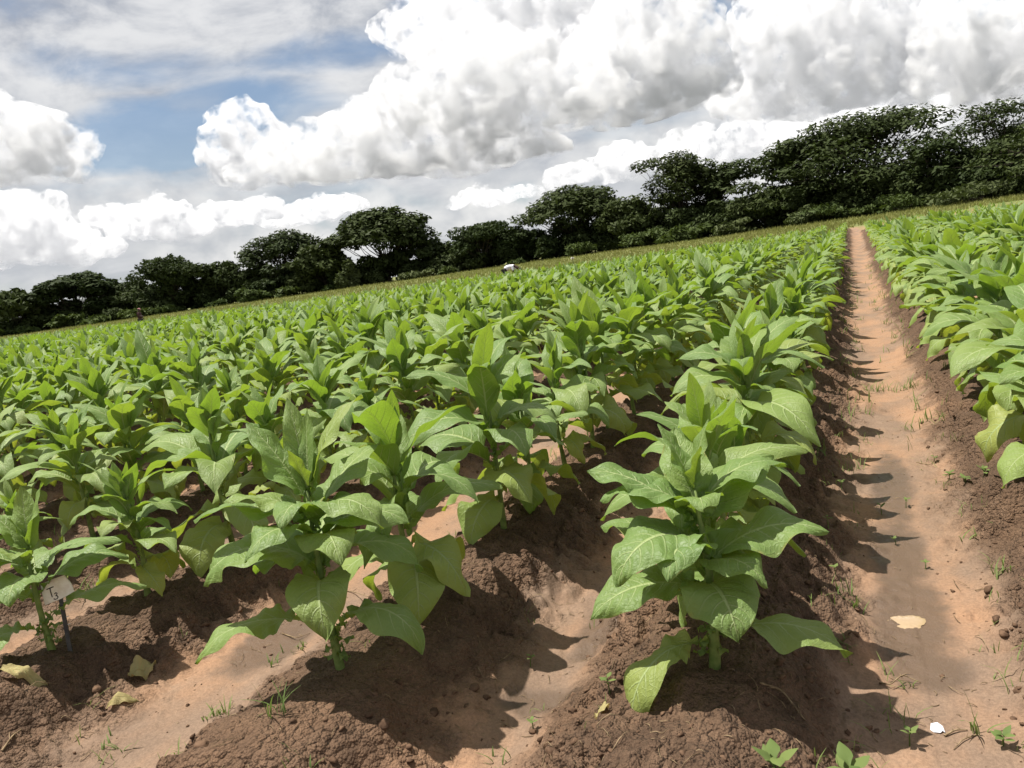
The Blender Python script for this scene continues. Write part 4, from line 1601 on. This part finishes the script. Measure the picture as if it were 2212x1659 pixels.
def person(px, py, dist, label, shirt, cap, face, bent=False, stature=1.5):
    q = at_dist(px, py, dist)
    z0 = gz(q[0], q[1])
    root = empty("person", (q[0], q[1], z0), face)
    tag(root, label, "person")
    s = stature / 1.5
    V = lambda x, y, z: (x * s, y * s, z * s)
    ms = mat_simple("cloth_" + label.split()[2], shirt, tuple(c * 1.25 for c in shirt), 30, .85, .15)
    mc = mat_simple("cap_cloth_" + label.split()[2], cap, tuple(c * 1.2 for c in cap), 30, .85, .15)
    mt = mat_simple("trouser_cloth_" + label.split()[2], (.035, .035, .045), (.06, .06, .07), 30, .9, .1)
    if not bent:
        hip, chest, neck, head, top = V(0, 0, .78), V(0, 0, 1.08), V(.01, 0, 1.26), V(.03, 0, 1.36), V(.02, 0, 1.46)
        arms = [((V(0, .17, 1.20)), V(.03, .21, .98), V(.14, .20, .80)), (V(0, -.17, 1.20), V(.08, -.21, 1.0), V(.24, -.16, .98))]
    else:
        hip, chest, neck, head, top = V(-.12, 0, .80), V(.20, 0, .98), V(.40, 0, .92), V(.50, 0, .84), V(.56, 0, .78)
        arms = [(V(.30, .16, .92), V(.36, .20, .68), V(.44, .16, .46)), (V(.30, -.16, .92), V(.34, -.20, .68), V(.46, -.14, .48))]
    ch = [(hip, .11 * s, None), (chest, .125 * s, 0), (neck, .055 * s, 1), (head, .085 * s, 2), (top, .075 * s, 3)]
    for a in arms:
        k = len(ch)
        ch += [(a[0], .055 * s, 1), (a[1], .042 * s, k), (a[2], .030 * s, k + 1)]
        hd = np.array(a[2]) - np.array(a[1]); hd = hd / np.linalg.norm(hd)
        pk = len(ch)
        ch.append((tuple(np.array(a[2]) + hd * .07), (.035 * s, .018 * s), k + 2))
        for j in range(-1, 3):
            o2 = np.array([0, .016 * j - .008, -.01])
            ch.append((tuple(np.array(a[2]) + hd * (.13 - .006 * abs(j)) + o2), .008 * s, pk))
        ch.append((tuple(np.array(a[2]) + hd * .06 + np.array([.02, -.03, .01])), .009 * s, k + 2))
    for sy in (-1, 1):
        k = len(ch)
        x0 = hip[0]
        ch += [((x0, sy * .09 * s, hip[2] - .05 * s), .085 * s, 0), ((x0 + .03, sy * .10 * s, .42 * s), .058 * s, k), ((x0, sy * .10 * s, .07 * s), .040 * s, k + 1), ((x0 + .12, sy * .11 * s, .03 * s), (.042 * s, .028 * s), k + 2)]
    body = skin_mesh("body", ch, SKIN, root)
    lerp = lambda a, b, t: tuple(np.array(a) * (1 - t) + np.array(b) * t)
    sh = [(lerp(hip, chest, .05), .135 * s, None), (chest, .150 * s, 0), (lerp(chest, neck, .75), .085 * s, 1)]
    for a in arms:
        k = len(sh)
        sh += [(a[0], .070 * s, 1), (lerp(a[0], a[1], .9), .056 * s, k)]
    skin_mesh("shirt", sh, ms, root)
    tr = [(hip, .125 * s, None)]
    for sy in (-1, 1):
        k = len(tr)
        x0 = hip[0]
        tr += [((x0, sy * .09 * s, hip[2] - .05 * s), .100 * s, 0), ((x0 + .03, sy * .10 * s, .42 * s), .074 * s, k), ((x0, sy * .10 * s, .12 * s), .060 * s, k + 1)]
    skin_mesh("trousers", tr, mt, root)
    hd = np.array(top) - np.array(neck); hd /= np.linalg.norm(hd)
    fr = np.array([1.0, 0, 0]) if not bent else np.array([.3, 0, -.95])
    c0 = np.array(head) + hd * .03
    # nose, ears and eyes
    g = Geo()
    g.tube([c0 + fr * .075, c0 + fr * .105 - hd * .03], [.010, .016], 6)
    g.build("nose", SKIN, body)
    for sy in (-1, 1):
        g = Geo(); g.tube([c0 + np.array([0, sy * .080, 0]), c0 + np.array([0, sy * .098, .012])], [.022, .012], 6); g.build("ear", SKIN, body)
    skin_mesh("cap", [(tuple(c0 + hd * .035), .094 * s, None), (tuple(c0 + hd * .085), .070 * s, 0), (tuple(c0 + hd * .04 + fr * .10), (.07 * s, .012 * s), 0)], mc, root)
    return root


person(303, 690, 57.5, "person in reddish cap and dark shirt standing beyond the crop at far left", (.055, .030, .030), (.42, .20, .22), R(0) + YAW, False, 1.50)
person(1096, 592, 41.0, "person in white shirt bent over among the crop near the grass strip", (.66, .66, .72), (.05, .05, .06), R(-10) + YAW, True, 1.62)


def pale_stalk():
    q = at_dist(1240, 575, 43.0)
    z0 = gz(q[0], q[1])
    top = at_dist(1237, 556, 43.0)[2] - z0
    root = empty("flower_stalk", (q[0], q[1], z0))
    tag(root, "pale white tuft on a dark stalk above the crop at the grass edge", "flower stalk")
    g = Geo()
    g.tube([(0, 0, -.05), (.02, 0, top * .6), (-.03, 0, top - .10)], [.02, .018, .014], 6)
    g.build("stalk", STEM, root)
    m = mat_simple("pale_petals", (.62, .63, .60), (.78, .79, .76), 20, .8, .1)
    rr = np.random.default_rng(2)
    for i in range(14):
        lg = Geo()
        small_leaf(lg, (-.035, 0, top - .10), i * 2.4, R(30 + 50 * rr.random()), .15, .09, rr)
        lg.build("petal", m, root)


pale_stalk()
